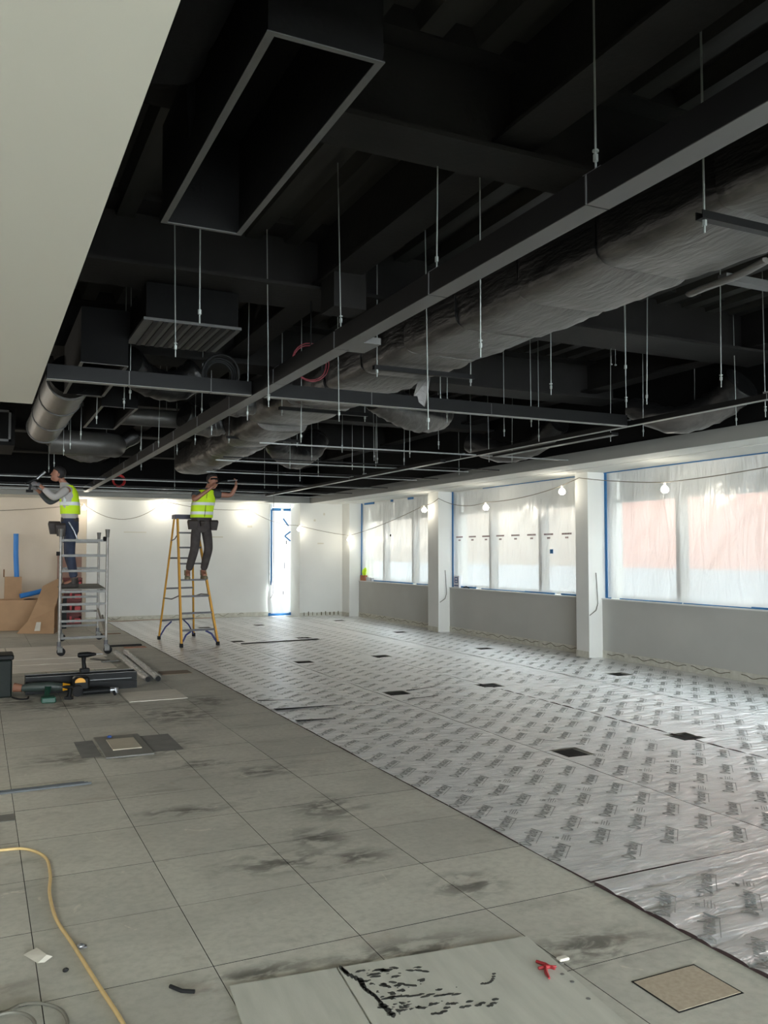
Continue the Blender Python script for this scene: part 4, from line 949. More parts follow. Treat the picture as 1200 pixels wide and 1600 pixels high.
def hand(J, E_, pre, wrist, d, up, side, curl=0.5, L=.085):
    """palm + five separate curled fingers; d fingers' direction, up = back of hand, side = thumb side"""
    d = Vector(d).normalized(); up = Vector(up); up = (up - d * up.dot(d)).normalized(); sd = d.cross(up) * side; w = Vector(wrist)
    J[pre + 'palm'] = (w + d * .055, (.034, .017)); E_.append((pre + 'wrist', pre + 'palm'))
    for i, (off, ln) in enumerate(((.030, .92), (.010, 1.0), (-.010, .95), (-.029, .76))):
        b0 = w + d * .092 + sd * off; b1 = b0 + (d - up * curl * .6).normalized() * L * .45 * ln; b2 = b1 + (d * (1 - curl) - up * curl).normalized() * L * .4 * ln
        for q, (p, r) in enumerate(((b0, .0095), (b1, .009), (b2, .0075))):
            J[pre + 'f%d%d' % (i, q)] = (p, r); E_.append((pre + 'palm' if q == 0 else pre + 'f%d%d' % (i, q - 1), pre + 'f%d%d' % (i, q)))
    t0_ = w + d * .035 + sd * .036; t1 = t0_ + (d * .7 + sd * .6 - up * .3).normalized() * .032; t2 = t1 + (d - up * .5).normalized() * .028
    for q, (p, r) in enumerate(((t0_, .012), (t1, .010), (t2, .008))):
        J[pre + 't%d' % q] = (p, r); E_.append((pre + 'palm' if q == 0 else pre + 't%d' % (q - 1), pre + 't%d' % q))
def frame(fwd):
    f = Vector(fwd).normalized(); z = Vector((0, 0, 1)); r = z.cross(f).normalized()   # r = person's left
    return r, f
def ell(c, rx, ry, fwd, n=20, ex=2.4, tilt=(0, 0, 0)):
    r, f = frame(fwd); out = []
    for j in range(n):
        a = 2 * math.pi * j / n; cx, cy = math.cos(a), math.sin(a)
        p = r * (math.copysign(abs(cx) ** (2 / ex), cx) * rx) + f * (math.copysign(abs(cy) ** (2 / ex), cy) * ry)
        out.append(Vector(c) + p)
    return out
def head_geo(c, fwd, up=(0, 0, 1), s=1.0):
    """skull, jaw, nose, ears and lips as one shape; matrix maps (x=left, y=front, z=up)"""
    f = Vector(fwd).normalized(); u = Vector(up); u = (u - f * u.dot(f)).normalized(); l = u.cross(f)
    M_ = Matrix((l, f, u)).transposed(); m = MB(); c = Vector(c)
    rings = []
    for (z, w, fr, bk) in ((-.115, .028, .062, -.01), (-.105, .048, .082, .02), (-.08, .058, .092, .05), (-.045, .068, .092, .072), (-.01, .073, .090, .088), (.03, .076, .092, .096), (.065, .073, .086, .094), (.095, .058, .068, .078), (.115, .034, .04, .05), (.122, .008, .012, .015)):
        r = []
        for j in range(20):
            a = 2 * math.pi * j / 20; x = math.cos(a) * w; y = math.sin(a); y = y * (fr if y > 0 else bk); r.append(c + M_ @ Vector((x, y, z)) * s)
        rings.append(r)
    m.loft(rings)
    def P(x, y, z): return c + M_ @ Vector((x, y, z)) * s
    m.loft([[P(-.012, .086, -.035), P(.012, .086, -.035), P(.014, .1, -.038), P(0, .118, -.036), P(-.014, .1, -.038)], [P(-.008, .086, .015), P(.008, .086, .015), P(.007, .092, .015), P(0, .097, .015), P(-.007, .092, .015)]])
    for q in (-1, 1): m.ball(P(q * .076, -.005, -.01), .009 * s, .018 * s, .03 * s, 8, 6, M_)
    m.ball(P(0, .088, -.062), .024 * s, .008 * s, .008 * s, 8, 6, M_)
    return m, P, M_
def hair_geo(P, M_, s=1.0, cap=False):
    rings = []
    for (z, w, fr, bk) in ((-.05, .070, -.02, .082), (-.01, .080, -.015, .100), (.03, .083, .03, .107), (.06, .082, .092, .105), (.095, .070, .082, .09), (.122, .045, .052, .06), (.134, .01, .012, .015)):
        rings.append([P(math.cos(2 * math.pi * j / 20) * w, (math.sin(2 * math.pi * j / 20) * (fr if math.sin(2 * math.pi * j / 20) > 0 else bk)), z) for j in range(20)])
    return MB().loft(rings)

def person(loc, label, fwd, J, E_, spec):
    o = empty('person', loc, label, 'person')
    return o
# --- man on the ladder, facing the camera
P2 = empty('person', (3.32, 14.24, 1.11), 'dark haired person in yellow vest and charcoal trousers standing on the yellow ladder, arms raised', 'person')
fw = (0.12, -1, 0)
J = {'pelvis': ((3.385, 14.24, 2.04), (.10, .08)), 'waist': ((3.39, 14.24, 2.2), (.115, .085)), 'chest': ((3.42, 14.23, 2.42), (.135, .095)), 'neckb': ((3.46, 14.22, 2.58), (.06, .06)), 'neck': ((3.50, 14.20, 2.66), .05), 'headc': ((3.535, 14.18, 2.75), .06),
     'lsh': ((3.27, 14.22, 2.53), .058), 'lel': ((3.21, 14.05, 2.41), .045), 'lwrist': ((3.46, 13.98, 2.60), .030),
     'rsh': ((3.60, 14.20, 2.53), .058), 'rel': ((3.855, 14.12, 2.51), .044), 'rwrist': ((3.93, 14.08, 2.655), .030),
     'lhip': ((3.31, 14.24, 1.95), .065), 'lkn': ((3.25, 14.13, 1.63), .058), 'lan': ((3.175, 14.29, 1.22), .042), 'lto': ((3.15, 14.14, 1.15), .038),
     'rhip': ((3.46, 14.24, 1.95), .065), 'rkn': ((3.475, 14.12, 1.62), .058), 'ran': ((3.43, 14.29, 1.22), .042), 'rto': ((3.43, 14.14, 1.15), .038)}
E_ = [('pelvis', 'waist'), ('waist', 'chest'), ('chest', 'neckb'), ('neckb', 'neck'), ('neck', 'headc'), ('chest', 'lsh'), ('lsh', 'lel'), ('lel', 'lwrist'), ('chest', 'rsh'), ('rsh', 'rel'), ('rel', 'rwrist'),
      ('pelvis', 'lhip'), ('lhip', 'lkn'), ('lkn', 'lan'), ('lan', 'lto'), ('pelvis', 'rhip'), ('rhip', 'rkn'), ('rkn', 'ran'), ('ran', 'rto')]
hand(J, E_, 'l', J['lwrist'][0], (.5, -.1, .6), (-.6, -.5, .4), 1, .6)
hand(J, E_, 'r', J['rwrist'][0], (0, -.1, 1), (.9, -.2, 0), -1, .7)
body = skin_mesh('body', J, E_, M_skin, P2)
hm, HP, HM = head_geo((3.545, 14.165, 2.755), (.55, -.8, .12), (.1, -.05, 1)); join_into(body, hm)
hair_geo(HP, HM).build('hair', M_hair, P2)
MB().loft([[HP(x, y, z) for (x, y) in ((-.078, .03), (-.06, .088), (0, .100), (.06, .088), (.078, .03), (.06, .08), (0, .09), (-.06, .08))] for z in (.0, .028)]).build('safety_glasses', M_plasticblk, P2)
def limb(name, m, pts, parent):
    J_ = {str(i): (p, r) for i, (p, r) in enumerate(pts)}; return skin_mesh(name, J_, [(str(i), str(i + 1)) for i in range(len(pts) - 1)], m, parent, 2)
T_J = {'p': (J['pelvis'][0], (.15, .115)), 'w': ((3.385, 14.24, 2.13), (.145, .11)), 'lh': ((3.30, 14.24, 1.95), .10), 'lk1': ((3.27, 14.17, 1.75), .085), 'lk': ((3.25, 14.12, 1.62), .078), 'lc': ((3.215, 14.2, 1.42), .072), 'la': ((3.185, 14.28, 1.245), .062),
       'rh': ((3.47, 14.24, 1.95), .10), 'rk1': ((3.475, 14.16, 1.75), .085), 'rk': ((3.48, 14.11, 1.61), .078), 'rc': ((3.455, 14.2, 1.42), .072), 'ra': ((3.435, 14.28, 1.245), .062)}
tr_ = skin_mesh('trousers', T_J, [('p', 'w'), ('p', 'lh'), ('lh', 'lk1'), ('lk1', 'lk'), ('lk', 'lc'), ('lc', 'la'), ('p', 'rh'), ('rh', 'rk1'), ('rk1', 'rk'), ('rk', 'rc'), ('rc', 'ra')], M_trouser, P2)
join_into(tr_, MB().loft([ell(c, rx, ry, fw, 24) for (c, rx, ry) in (((3.385, 14.24, 1.88), .13, .10), ((3.385, 14.24, 1.95), .165, .125), ((3.385, 14.24, 2.05), .168, .128), ((3.385, 14.24, 2.13), .16, .12))]))
def torso(P, name, m, cs, fwd, ex=2.6, caps=True): return MB().loft([ell(c, rx, ry, fwd, 24, ex) for (c, rx, ry) in cs], True, caps).build(name, m, P)
torso(P2, 'shirt', M_shirt, [((3.385, 14.24, 2.12), .165, .12), ((3.40, 14.235, 2.3), .175, .125), ((3.425, 14.23, 2.46), .19, .12), ((3.44, 14.225, 2.55), .17, .10), ((3.46, 14.22, 2.60), .09, .08), ((3.47, 14.215, 2.63), .06, .06)], fw)
limb('sleeve', M_shirt, [((3.31, 14.22, 2.54), .085), ((3.26, 14.17, 2.50), .075), ((3.235, 14.12, 2.46), .066)], P2)
limb('sleeve', M_shirt, [((3.56, 14.21, 2.54), .085), ((3.65, 14.18, 2.53), .075), ((3.72, 14.16, 2.52), .066)], P2)
VS = [((3.385, 14.24, 2.13), .185, .14), ((3.39, 14.24, 2.22), .185, .142), ((3.40, 14.235, 2.32), .188, .142), ((3.42, 14.23, 2.42), .19, .138), ((3.435, 14.228, 2.50), .165, .128), ((3.445, 14.225, 2.56), .14, .11), ((3.455, 14.22, 2.595), .115, .095)]
v = torso(P2, 'vest', M_hiviz, VS, fw, 2.6, True)
def band(P, m, c0, c1, parent, fwd, ex=2.6): return MB().loft([ell(c0[0], c0[1] + .004, c0[2] + .004, fwd, 24, ex), ell(c1[0], c1[1] + .004, c1[2] + .004, fwd, 24, ex)], True, False).build('reflective_band', m, parent)
def lerpc(a, b_, t): return (Vector(a[0]).lerp(Vector(b_[0]), t), a[1] + (b_[1] - a[1]) * t, a[2] + (b_[2] - a[2]) * t)
band(P2, M_silver, lerpc(VS[0], VS[1], .55), lerpc(VS[1], VS[2], .1), v, fw); band(P2, M_silver, lerpc(VS[2], VS[3], .15), lerpc(VS[2], VS[3], .65), v, fw)
MB().bar((3.40, 14.093, 2.14), (3.44, 14.10, 2.53), .008, .006, up=(0, 1, 0)).build('zip', M_plasticblk, v)
bt_ = torso(P2, 'tool_belt', M_belt, [((3.385, 14.24, 2.06), .17, .13), ((3.385, 14.24, 2.12), .168, .128)], fw)
for (x0, x1, y, z0, z1) in ((3.14, 3.30, 14.12, 1.93, 2.09), (3.50, 3.64, 14.12, 1.92, 2.09), (3.32, 3.40, 14.07, 1.98, 2.08)):
    MB().loft([[(x0 + .02, y, z0), (x1 - .02, y, z0), (x1 - .02, y + .10, z0), (x0 + .02, y + .10, z0)], [(x0, y - .03, z1 - .03), (x1, y - .03, z1 - .03), (x1, y + .11, z1 - .03), (x0, y + .11, z1 - .03)], [(x0 + .01, y - .01, z1), (x1 - .01, y - .01, z1), (x1 - .01, y + .10, z1), (x0 + .01, y + .10, z1)]], False).build('pouch', M_belt, bt_, bevel=.006)
def boot(P, heel, toe, m, h=.13):
    heel = Vector(heel); toe = Vector(toe); d = (toe - heel); L = d.length; d.normalize(); s_ = Vector((-d.y, d.x, 0)).normalized()
    rings = []
    for (t, w, zt) in ((0, .030, .10), (.12, .042, .12), (.35, .042, .115), (.55, .046, .075), (.8, .048, .06), (.95, .038, .05), (1.02, .02, .035)):
        c = heel + d * L * t
        rings.append([c + s_ * w, c + s_ * w + Vector((0, 0, .03)), c + s_ * w * .8 + Vector((0, 0, zt * .8)), c + Vector((0, 0, zt)), c - s_ * w * .8 + Vector((0, 0, zt * .8)), c - s_ * w + Vector((0, 0, .03)), c - s_ * w])
    b_ = MB().loft(rings).build('boot', m, P)
    a = heel + d * L * .2
    MB().tube([a + Vector((0, 0, .06)), a + Vector((0, 0, h + .02))], [.05, .052], 12).build('boot_cuff', m, b_)
    return b_
boot(P2, (3.18, 14.36, 1.104), (3.13, 14.09, 1.104), M_boot); boot(P2, (3.44, 14.36, 1.104), (3.43, 14.09, 1.104), M_boot)
o = empty('snips', (3.60, 14.0, 2.72), 'small metal snips held up by the man on the ladder', 'tool')
MB().tube([(3.555, 13.955, 2.695), (3.66, 13.98, 2.735), (3.76, 14.0, 2.75)], .010, 6).build('handle', M_plasticblk, o); MB().tube([(3.76, 14.0, 2.75), (3.94, 14.03, 2.77)], [.012, .005], 6).build('blade', M_steel, o)

# --- man on the tower, turned away to the left
P1 = empty('person', (1.3, 14.2, 1.0), 'person in yellow vest, pale sweatshirt and dark jeans on the tower scaffold, reaching left', 'person')
fw1 = (-1, 0.15, 0)
J = {'pelvis': ((1.30, 14.22, 1.98), (.09, .075)), 'waist': ((1.29, 14.22, 2.15), (.11, .09)), 'chest': ((1.27, 14.2, 2.42), (.13, .1)), 'neckb': ((1.22, 14.19, 2.60), .06), 'neck': ((1.17, 14.19, 2.67), .05), 'headc': ((1.13, 14.19, 2.75), .06),
     'lsh': ((1.24, 14.04, 2.54), .058), 'lel': ((1.05, 13.98, 2.38), .045), 'lwrist': ((.86, 14.02, 2.56), .03),
     'rsh': ((1.26, 14.37, 2.54), .058), 'rel': ((1.02, 14.45, 2.34), .045), 'rwrist': ((.83, 14.3, 2.52), .03),
     'lhip': ((1.30, 14.15, 1.9), .06), 'lkn': ((1.31, 14.12, 1.5), .06), 'lan': ((1.36, 14.12, 1.11), .042), 'lto': ((1.21, 14.08, 1.04), .036),
     'rhip': ((1.30, 14.29, 1.9), .06), 'rkn': ((1.30, 14.34, 1.5), .06), 'ran': ((1.40, 14.38, 1.11), .042), 'rto': ((1.25, 14.38, 1.04), .036)}
E_ = [('pelvis', 'waist'), ('waist', 'chest'), ('chest', 'neckb'), ('neckb', 'neck'), ('neck', 'headc'), ('chest', 'lsh'), ('lsh', 'lel'), ('lel', 'lwrist'), ('chest', 'rsh'), ('rsh', 'rel'), ('rel', 'rwrist'),
      ('pelvis', 'lhip'), ('lhip', 'lkn'), ('lkn', 'lan'), ('lan', 'lto'), ('pelvis', 'rhip'), ('rhip', 'rkn'), ('rkn', 'ran'), ('ran', 'rto')]
hand(J, E_, 'l', J['lwrist'][0], (-.8, .1, .45), (.3, -.6, .6), 1, .6)
hand(J, E_, 'r', J['rwrist'][0], (-.8, -.1, .4), (.3, .4, .6), -1, .6)
body = skin_mesh('body', J, E_, M_skin, P1)
hm, HP, HM = head_geo((1.115, 14.19, 2.765), (-1, .05, .25), (.2, 0, 1)); join_into(body, hm)
hair_geo(HP, HM).build('hair', M_hair, P1)
for (w, d, up, s_) in (((.86, 14.02, 2.56), (-.8, .1, .45), (.3, -.6, .6), 1), ((.83, 14.3, 2.52), (-.8, -.1, .4), (.3, .4, .6), -1)):
    Jh = {'xwrist': (Vector(w), .036)}; Eh = []; hand(Jh, Eh, 'x', w, d, up, s_, .6, .088)
    for k_ in Jh:
        if k_ != 'xwrist': r = Jh[k_][1]; Jh[k_] = (Jh[k_][0], (r[0] + .004, r[1] + .004) if isinstance(r, tuple) else r + .003)
    skin_mesh('glove', Jh, Eh, M_glove, P1)
T_J = {'p': ((1.30, 14.22, 1.98), (.135, .12)), 'w': ((1.295, 14.22, 2.08), (.13, .115)), 'lh': ((1.31, 14.14, 1.86), .10), 'lm': ((1.30, 14.13, 1.68), .088), 'lk': ((1.305, 14.12, 1.5), .078), 'lc': ((1.34, 14.12, 1.3), .072), 'la': ((1.36, 14.12, 1.14), .062),
       'rh': ((1.31, 14.30, 1.86), .10), 'rm': ((1.30, 14.32, 1.68), .088), 'rk': ((1.30, 14.34, 1.5), .078), 'rc': ((1.36, 14.36, 1.3), .072), 'ra': ((1.40, 14.38, 1.14), .062)}
tr_ = skin_mesh('trousers', T_J, [('p', 'w'), ('p', 'lh'), ('lh', 'lm'), ('lm', 'lk'), ('lk', 'lc'), ('lc', 'la'), ('p', 'rh'), ('rh', 'rm'), ('rm', 'rk'), ('rk', 'rc'), ('rc', 'ra')], M_jeans, P1)
join_into(tr_, MB().loft([ell(c, rx, ry, fw1, 24) for (c, rx, ry) in (((1.305, 14.22, 1.80), .12, .10), ((1.305, 14.22, 1.88), .158, .13), ((1.30, 14.22, 2.0), .158, .135), ((1.295, 14.22, 2.10), .15, .125))]))
torso(P1, 'sweatshirt', M_sweat, [((1.30, 14.22, 2.08), .155, .125), ((1.285, 14.215, 2.26), .165, .13), ((1.27, 14.21, 2.44), .18, .125), ((1.25, 14.20, 2.55), .16, .105), ((1.22, 14.195, 2.61), .085, .08), ((1.20, 14.19, 2.64), .06, .06)], fw1)
limb('sleeve', M_sweat, [((1.25, 14.05, 2.55), .082), ((1.15, 14.0, 2.46), .070), ((1.05, 13.98, 2.38), .064), ((.96, 14.0, 2.46), .055), ((.89, 14.015, 2.53), .045)], P1)
limb('sleeve', M_shirt, [((1.26, 14.36, 2.55), .082), ((1.14, 14.42, 2.44), .070), ((1.02, 14.45, 2.34), .064), ((.93, 14.38, 2.43), .055), ((.86, 14.32, 2.5), .045)], P1)
VS = [((1.305, 14.22, 2.15), .17, .15), ((1.30, 14.22, 2.24), .172, .15), ((1.29, 14.215, 2.36), .175, .148), ((1.28, 14.21, 2.48), .165, .138), ((1.26, 14.2, 2.56), .13, .115), ((1.24, 14.195, 2.6), .10, .095)]
v = torso(P1, 'vest', M_hiviz, VS, fw1, 2.6)
band(P1, M_silver, lerpc(VS[1], VS[2], .35), lerpc(VS[1], VS[2], .8), v, fw1)
MB().bar((1.20, 14.045, 2.30), (1.22, 14.07, 2.56), .04, .01, up=(0, 1, 0)).build('reflective_band', M_silver, v)
bt_ = torso(P1, 'tool_belt', M_belt, [((1.30, 14.22, 2.03), .15, .135), ((1.30, 14.22, 2.09), .148, .133)], fw1)
for (c, w, h) in (((1.06, 14.10, 1.93), .17, .2), ((1.14, 14.0, 1.9), .14, .2)):
    x0, x1, y, z0, z1 = c[0] - w / 2, c[0] + w / 2, c[1] - .04, c[2] - h / 2, c[2] + h / 2
    MB().loft([[(x0 + .03, y, z0), (x1, y, z0), (x1, y + .10, z0), (x0 + .03, y + .10, z0)], [(x0, y - .02, z1 - .04), (x1 + .01, y - .02, z1 - .04), (x1 + .01, y + .12, z1 - .04), (x0, y + .12, z1 - .04)], [(x0 + .01, y, z1), (x1, y, z1), (x1, y + .10, z1), (x0 + .01, y + .10, z1)]], False).build('pouch', M_belt, bt_, bevel=.006)
MB().tube([(1.27, 14.06, 2.02), (1.35, 14.04, 1.88), (1.41, 14.04, 1.72)], [.016, .014, .010], 8).build('hammer_handle', M_steel, bt_)
boot(P1, (1.42, 14.12, 1.002), (1.14, 14.06, 1.002), M_bootd); boot(P1, (1.46, 14.38, 1.002), (1.18, 14.38, 1.002), M_bootd)
o = empty('cordless_drill', (.72, 14.1, 2.6), 'dark cordless driver in the raised hands of the man on the tower', 'power tool')
MB().tube([(.80, 14.12, 2.68), (.72, 14.12, 2.64), (.64, 14.12, 2.60)], [.03, .032, .018], 10).build('motor_body', M_plasticblk, o)
MB().bar((.72, 14.12, 2.63), (.70, 14.12, 2.50), .04, .035, up=(1, 0, 0)).build('grip', M_plasticblk, o); B(.65, 14.08, 2.47, .75, 14.16, 2.51).build('battery', M_rubber, o)
MB().tube([(.78, 14.15, 2.66), (.92, 14.16, 2.80)], .02, 8).build('nose_tube', M_steel, o)

# ------------------------------------------------------------------ boards, boxes and tools on the bare floor
def rot_board(name, label, cat, c, w, l, rz, z, t, m, group=None, bevel=0.0):
    o = B(-w / 2, -l / 2, 0, w / 2, l / 2, t).build(name, m, loc=(c[0], c[1], z), bevel=bevel); o.rotation_euler = (0, 0, rz); return tag(o, label, cat, group)
rz = math.radians(-6.2)
c_, s_ = math.cos(rz), math.sin(rz)
def bl_(u, v): return (0.84 + u * c_ + v * -s_ * -1 * -1, 3.05 + u * s_ + v * c_)   # local u right, v away
def loc_uv(u, v): return (0.84 + u * c_ - v * s_, 3.05 + u * s_ + v * c_)
a_ = loc_uv(0.20, -0.6); b1 = rot_board('protection_board', 'pale grey protection board at the bottom edge, left piece beside the black splashes', 'board', a_, 0.395, 1.2, rz, 0.001, 0.006, M_hard, 'pale boards at the bottom of the picture')
a_ = loc_uv(0.80, -0.6); b2 = rot_board('protection_board', 'pale grey protection board at the bottom edge, wide right piece with the red scrap', 'board', a_, 0.79, 1.2, rz, 0.001, 0.006, M_hard, 'pale boards at the bottom of the picture')
def splat(cx, cy, rx, ry, n=14, rot=0.0, rough=.45):
    return [(cx + (rx * math.cos(q * 2 * math.pi / n) * math.cos(rot) - ry * math.sin(q * 2 * math.pi / n) * math.sin(rot)) * (1 + rough * noise.noise((cx * 9 + q, cy * 7, 1))),
             cy + (rx * math.cos(q * 2 * math.pi / n) * math.sin(rot) + ry * math.sin(q * 2 * math.pi / n) * math.cos(rot)) * (1 + rough * noise.noise((cx * 9 + q, cy * 7, 5)))) for q in range(n)]
m = MB(); R9 = random.Random(4)
def sp_(u, v, rx, ry, rot=0, rough=.5):
    x, y = loc_uv(u, v); m.prism(splat(x, y, rx, ry, 12, rot, rough), .0071, .0078)
pth = [(0.415, -.01), (.425, -.06), (.455, -.12), (.45, -.18), (.47, -.24), (.475, -.31), (.49, -.40)]
for (a, b_) in zip(pth[:-1], pth[1:]):
    for t in (0, .33, .66): sp_(a[0] + (b_[0] - a[0]) * t, a[1] + (b_[1] - a[1]) * t, .006 + R9.random() * .006, .022, rz, .5)
for q in range(70):
    u = .46 + abs(R9.gauss(0, .12)); v = -.05 - R9.random() * .34; rr = R9.random()
    sp_(u, v, .003 + .018 * rr * rr, .002 + .008 * rr * rr, R9.uniform(-.6, .2), .9)
for q in range(12): sp_(.50 + q * .022, -.26 - q * .006 + R9.uniform(-.01, .01), .018, .006, -.1)
for q in range(14): sp_(.62 + q * .018, -.40 + R9.uniform(-.03, .03), .014, .007, -.1, .9)
for (u, v) in ((.56, -.17), (.585, -.19), (.60, -.205), (.62, -.215), (.65, -.11), (.68, -.12), (.70, -.135), (.56, -.085), (.60, -.07)): sp_(u, v, .016, .007, -.6)
for q in range(8): sp_(.86 + .01 * q, -.285 + .006 * q * (q - 3) * .3, .009, .006, .3)
o = m.build('paint_splash', M_blackink, b2); o.parent = None; o.location = (0, 0, 0); mw = Matrix.Rotation(rz, 4, 'Z'); o.parent = b2
o.matrix_parent_inverse = (Matrix.Translation(b2.location) @ mw).inverted(); o['kind'] = 'stuff'
m = MB()
for pts in (((1.12, -.21), (1.14, -.245), (1.155, -.285)), ((1.10, -.26), (1.135, -.262), (1.17, -.27)), ((1.13, -.26), (1.11, -.30), (1.10, -.34))):
    m.tube([loc_uv(*p) + (.012,) for p in pts], [.006, .008, .004], 5)
tag(m.build('red_scrap', mat('red_tape_scrap', (150, 40, 44), .6)), 'twisted red scrap lying on the pale board near the bottom', 'scrap')
x, y = loc_uv(1.22, -.22); tag(B(x - .01, y - .01, .001, x + .035, y + .02, .012).build('paper_scrap', M_pale, bevel=.004), 'small white folded scrap at the right edge of the pale board', 'scrap')
m = MB()
for (u, v) in ((1.16, -.26), (1.165, -.32), (1.17, -.38), (1.16, -.5)): m.tube([loc_uv(u, v) + (.007,), loc_uv(u, v) + (.0085,)], .008, 8, smooth=False)
m.build('screw_head', M_boxmetal, b2)['kind'] = 'stuff'
b2.children[-1].parent = b2; b2.children[-1].matrix_parent_inverse = (Matrix.Translation(b2.location) @ mw).inverted(); b2.children[-1].location = (0, 0, 0)

fb_ = empty('floor_outlet_cover', (2.31, 2.35, 0), 'square chipboard cover let into a floor panel at the bottom right', 'floor cover')
B(2.17, 2.24, .0005, 2.46, 2.46, .0022).build('chipboard_lid', M_chip, fb_, bevel=.001)
B(2.163, 2.233, .0002, 2.467, 2.467, .001).build('shadow_gap', M_dark, fb_)
tag(MB().tube([(2.02, 2.69, .001), (2.02, 2.69, .003)], .012, 10, smooth=False).build('screw_head', M_boxmetal), 'single screw head in the bare floor above the chipboard cover', 'screw')
tag(B(1.45, 9.16, .001, 2.05, 9.80, .006).build('white_board', M_pale), 'square white dusty board lying on the bare floor before the black trays', 'board')
for i, (x0, x1, y0, y1) in enumerate(((0.30, 1.72, 11.95, 12.70), (0.32, 1.72, 12.72, 13.35), (-.9, .42, 13.37, 15.1), (.44, 1.78, 13.37, 15.1), (-.9, .28, 11.95, 13.35))):
    tag(B(x0, y0, .001, x1, y1, .005 + .001 * i).build('dusty_board', M_dust), 'pale dusty board under the tower, ' + ['nearest right piece', 'second piece from the front', 'far left piece', 'far right piece', 'near left piece'][i], 'board', 'dusty boards under the tower')
# floor box with cream lid
o = empty('floor_service_box', (1.08, 7.1, 0), 'grey metal floor service box with a cream lid on the bare floor', 'floor box')
MB().box(.90, 6.74, .001, 1.26, 7.52, .012).build('frame', M_boxmetal, o, bevel=.003)
MB().box(.98, 6.95, .012, 1.20, 7.35, .02).build('lid', M_box_lid, o, bevel=.002)
B(1.265, 6.82, .0005, 1.50, 7.45, .0015).build('adhesive_patch', mat('dark_grey_patch', (112, 112, 108), .8, noise_amt=.3), o)
B(.74, 6.85, .0005, .885, 7.45, .0015).build('adhesive_patch', mat('dark_grey_patch', (92, 92, 92), .8), o)
MB().ball((1.02, 7.45, .02), .02, .02, .012, 8, 5).build('plug', M_textb, o)
for i, (ya, yb) in enumerate(((6.02, 6.085), (6.095, 6.16), (6.17, 6.235))):
    ya += .03 - .055 * i; yb = ya + .02; MBs = MB().bar((-.35, ya, .002), (.72 - .02 * i, ya + .02, .002), .016, .002).bar((-.35, ya - .007, .007), (.72 - .02 * i, ya + .013, .007), .002, .012).bar((-.35, ya + .007, .007), (.72 - .02 * i, ya + .027, .007), .002, .012)
    tag(MBs.build('metal_stud', mat('blue_grey_stud', (78, 82, 84), .6, metal=.1)), ['nearest', 'middle', 'farthest'][i] + ' of three metal studs lying side by side at the left edge', 'metal stud', 'metal studs on the floor at left')
tag(B(-.15, 5.44, .001, .225, 5.58, .003).build('grey_plate', M_boxmetal), 'flat grey plate cut off by the left edge, below the studs', 'plate')
# yellow cable, grey coil, debris
P_ = [(-.6, 4.86), (-.2, 4.93), (0.14, 4.91), (0.26, 4.87), (0.34, 4.70), (0.345, 4.44), (0.325, 4.2), (0.33, 3.9), (0.37, 3.62), (0.42, 3.25), (0.46, 2.97), (.50, 2.6), (.55, 2.2)]
def spline(P, z, n=8):
    P = [Vector((p[0], p[1], z)) for p in P]; out = []
    for i in range(len(P) - 1):
        p0, p1, p2, p3 = P[max(i - 1, 0)], P[i], P[i + 1], P[min(i + 2, len(P) - 1)]
        for q in range(n):
            t = q / n; out.append(0.5 * ((2 * p1) + (-p0 + p2) * t + (2 * p0 - 5 * p1 + 4 * p2 - p3) * t * t + (-p0 + 3 * p1 - 3 * p2 + p3) * t ** 3))
    return out + [P[-1]]
tag(MB().tube(spline(P_, .009), .0075, 8).build('yellow_cable', M_cable), 'yellow extension cable curving over the floor at the bottom left', 'cable')
m = MB(); m.tube(spline([(-.1, 3.16), (.10, 3.2), (.17, 3.23), (.24, 3.20), (.29, 3.12), (.29, 3.0), (.2, 2.9)], .007), .006, 6); m.tube(spline([(-.05, 3.12), (.10, 3.17), (.17, 3.14), (.20, 3.05), (.16, 2.95)], .018), .006, 6)
tag(m.build('grey_cable_coil', M_greycable), 'grey cable coil cut off by the bottom left corner', 'cable')
tag(MB().tube([(.65, 3.135, .008), (.68, 3.085, .008), (.72, 3.06, .008)], .007, 8).build('black_offcut', M_rubber), 'short curved black offcut on the floor near the bottom', 'scrap')
tag(MB().add([(.19, 3.63, .002), (.24, 3.65, .012), (.27, 3.56, .016), (.235, 3.53, .004), (.26, 3.53, .002), (.29, 3.55, .010)], [(0, 1, 2, 3), (3, 2, 5, 4)]).build('paper_scrap', M_pale), 'curled white scrap on the floor at lower left', 'scrap')
tag(MB().ball((.395, 3.595, .010), .016, .016, .010, 7, 5).box(.385, 3.59, .001, .42, 3.61, .006).build('metal_clip', M_steel), 'small shiny metal clip right of the yellow cable', 'scrap')
tag(MB().ball((.325, 3.42, .008), .012, .010, .008, 7, 5).build('black_plug', M_rubber), 'tiny black plug on the floor left of the yellow cable', 'scrap')
tag(B(2.14, 11.0, .001, 2.52, 11.32, .006).build('brown_mat', mat('brown_mat', (118, 104, 88), .9)), 'brown square mat beside the foil edge past the wrapped tubes', 'mat')
tag(B(2.18, 14.28, .001, 2.52, 14.50, .008).build('terracotta_mat', mat('terracotta_mat', (166, 124, 104), .9)), 'pinkish square offcut on the floor beside the foil edge', 'offcut')
tag(B(1.95, 14.62, .001, 2.5, 14.75, .02).build('black_bar', M_rubber), 'black bar on the floor between tower and foil edge', 'bar')
tag(B(2.12, 16.9, .001, 2.5, 17.02, .006).build('brown_offcut', M_cardd), 'thin brown offcut on the floor far behind the tower', 'offcut')
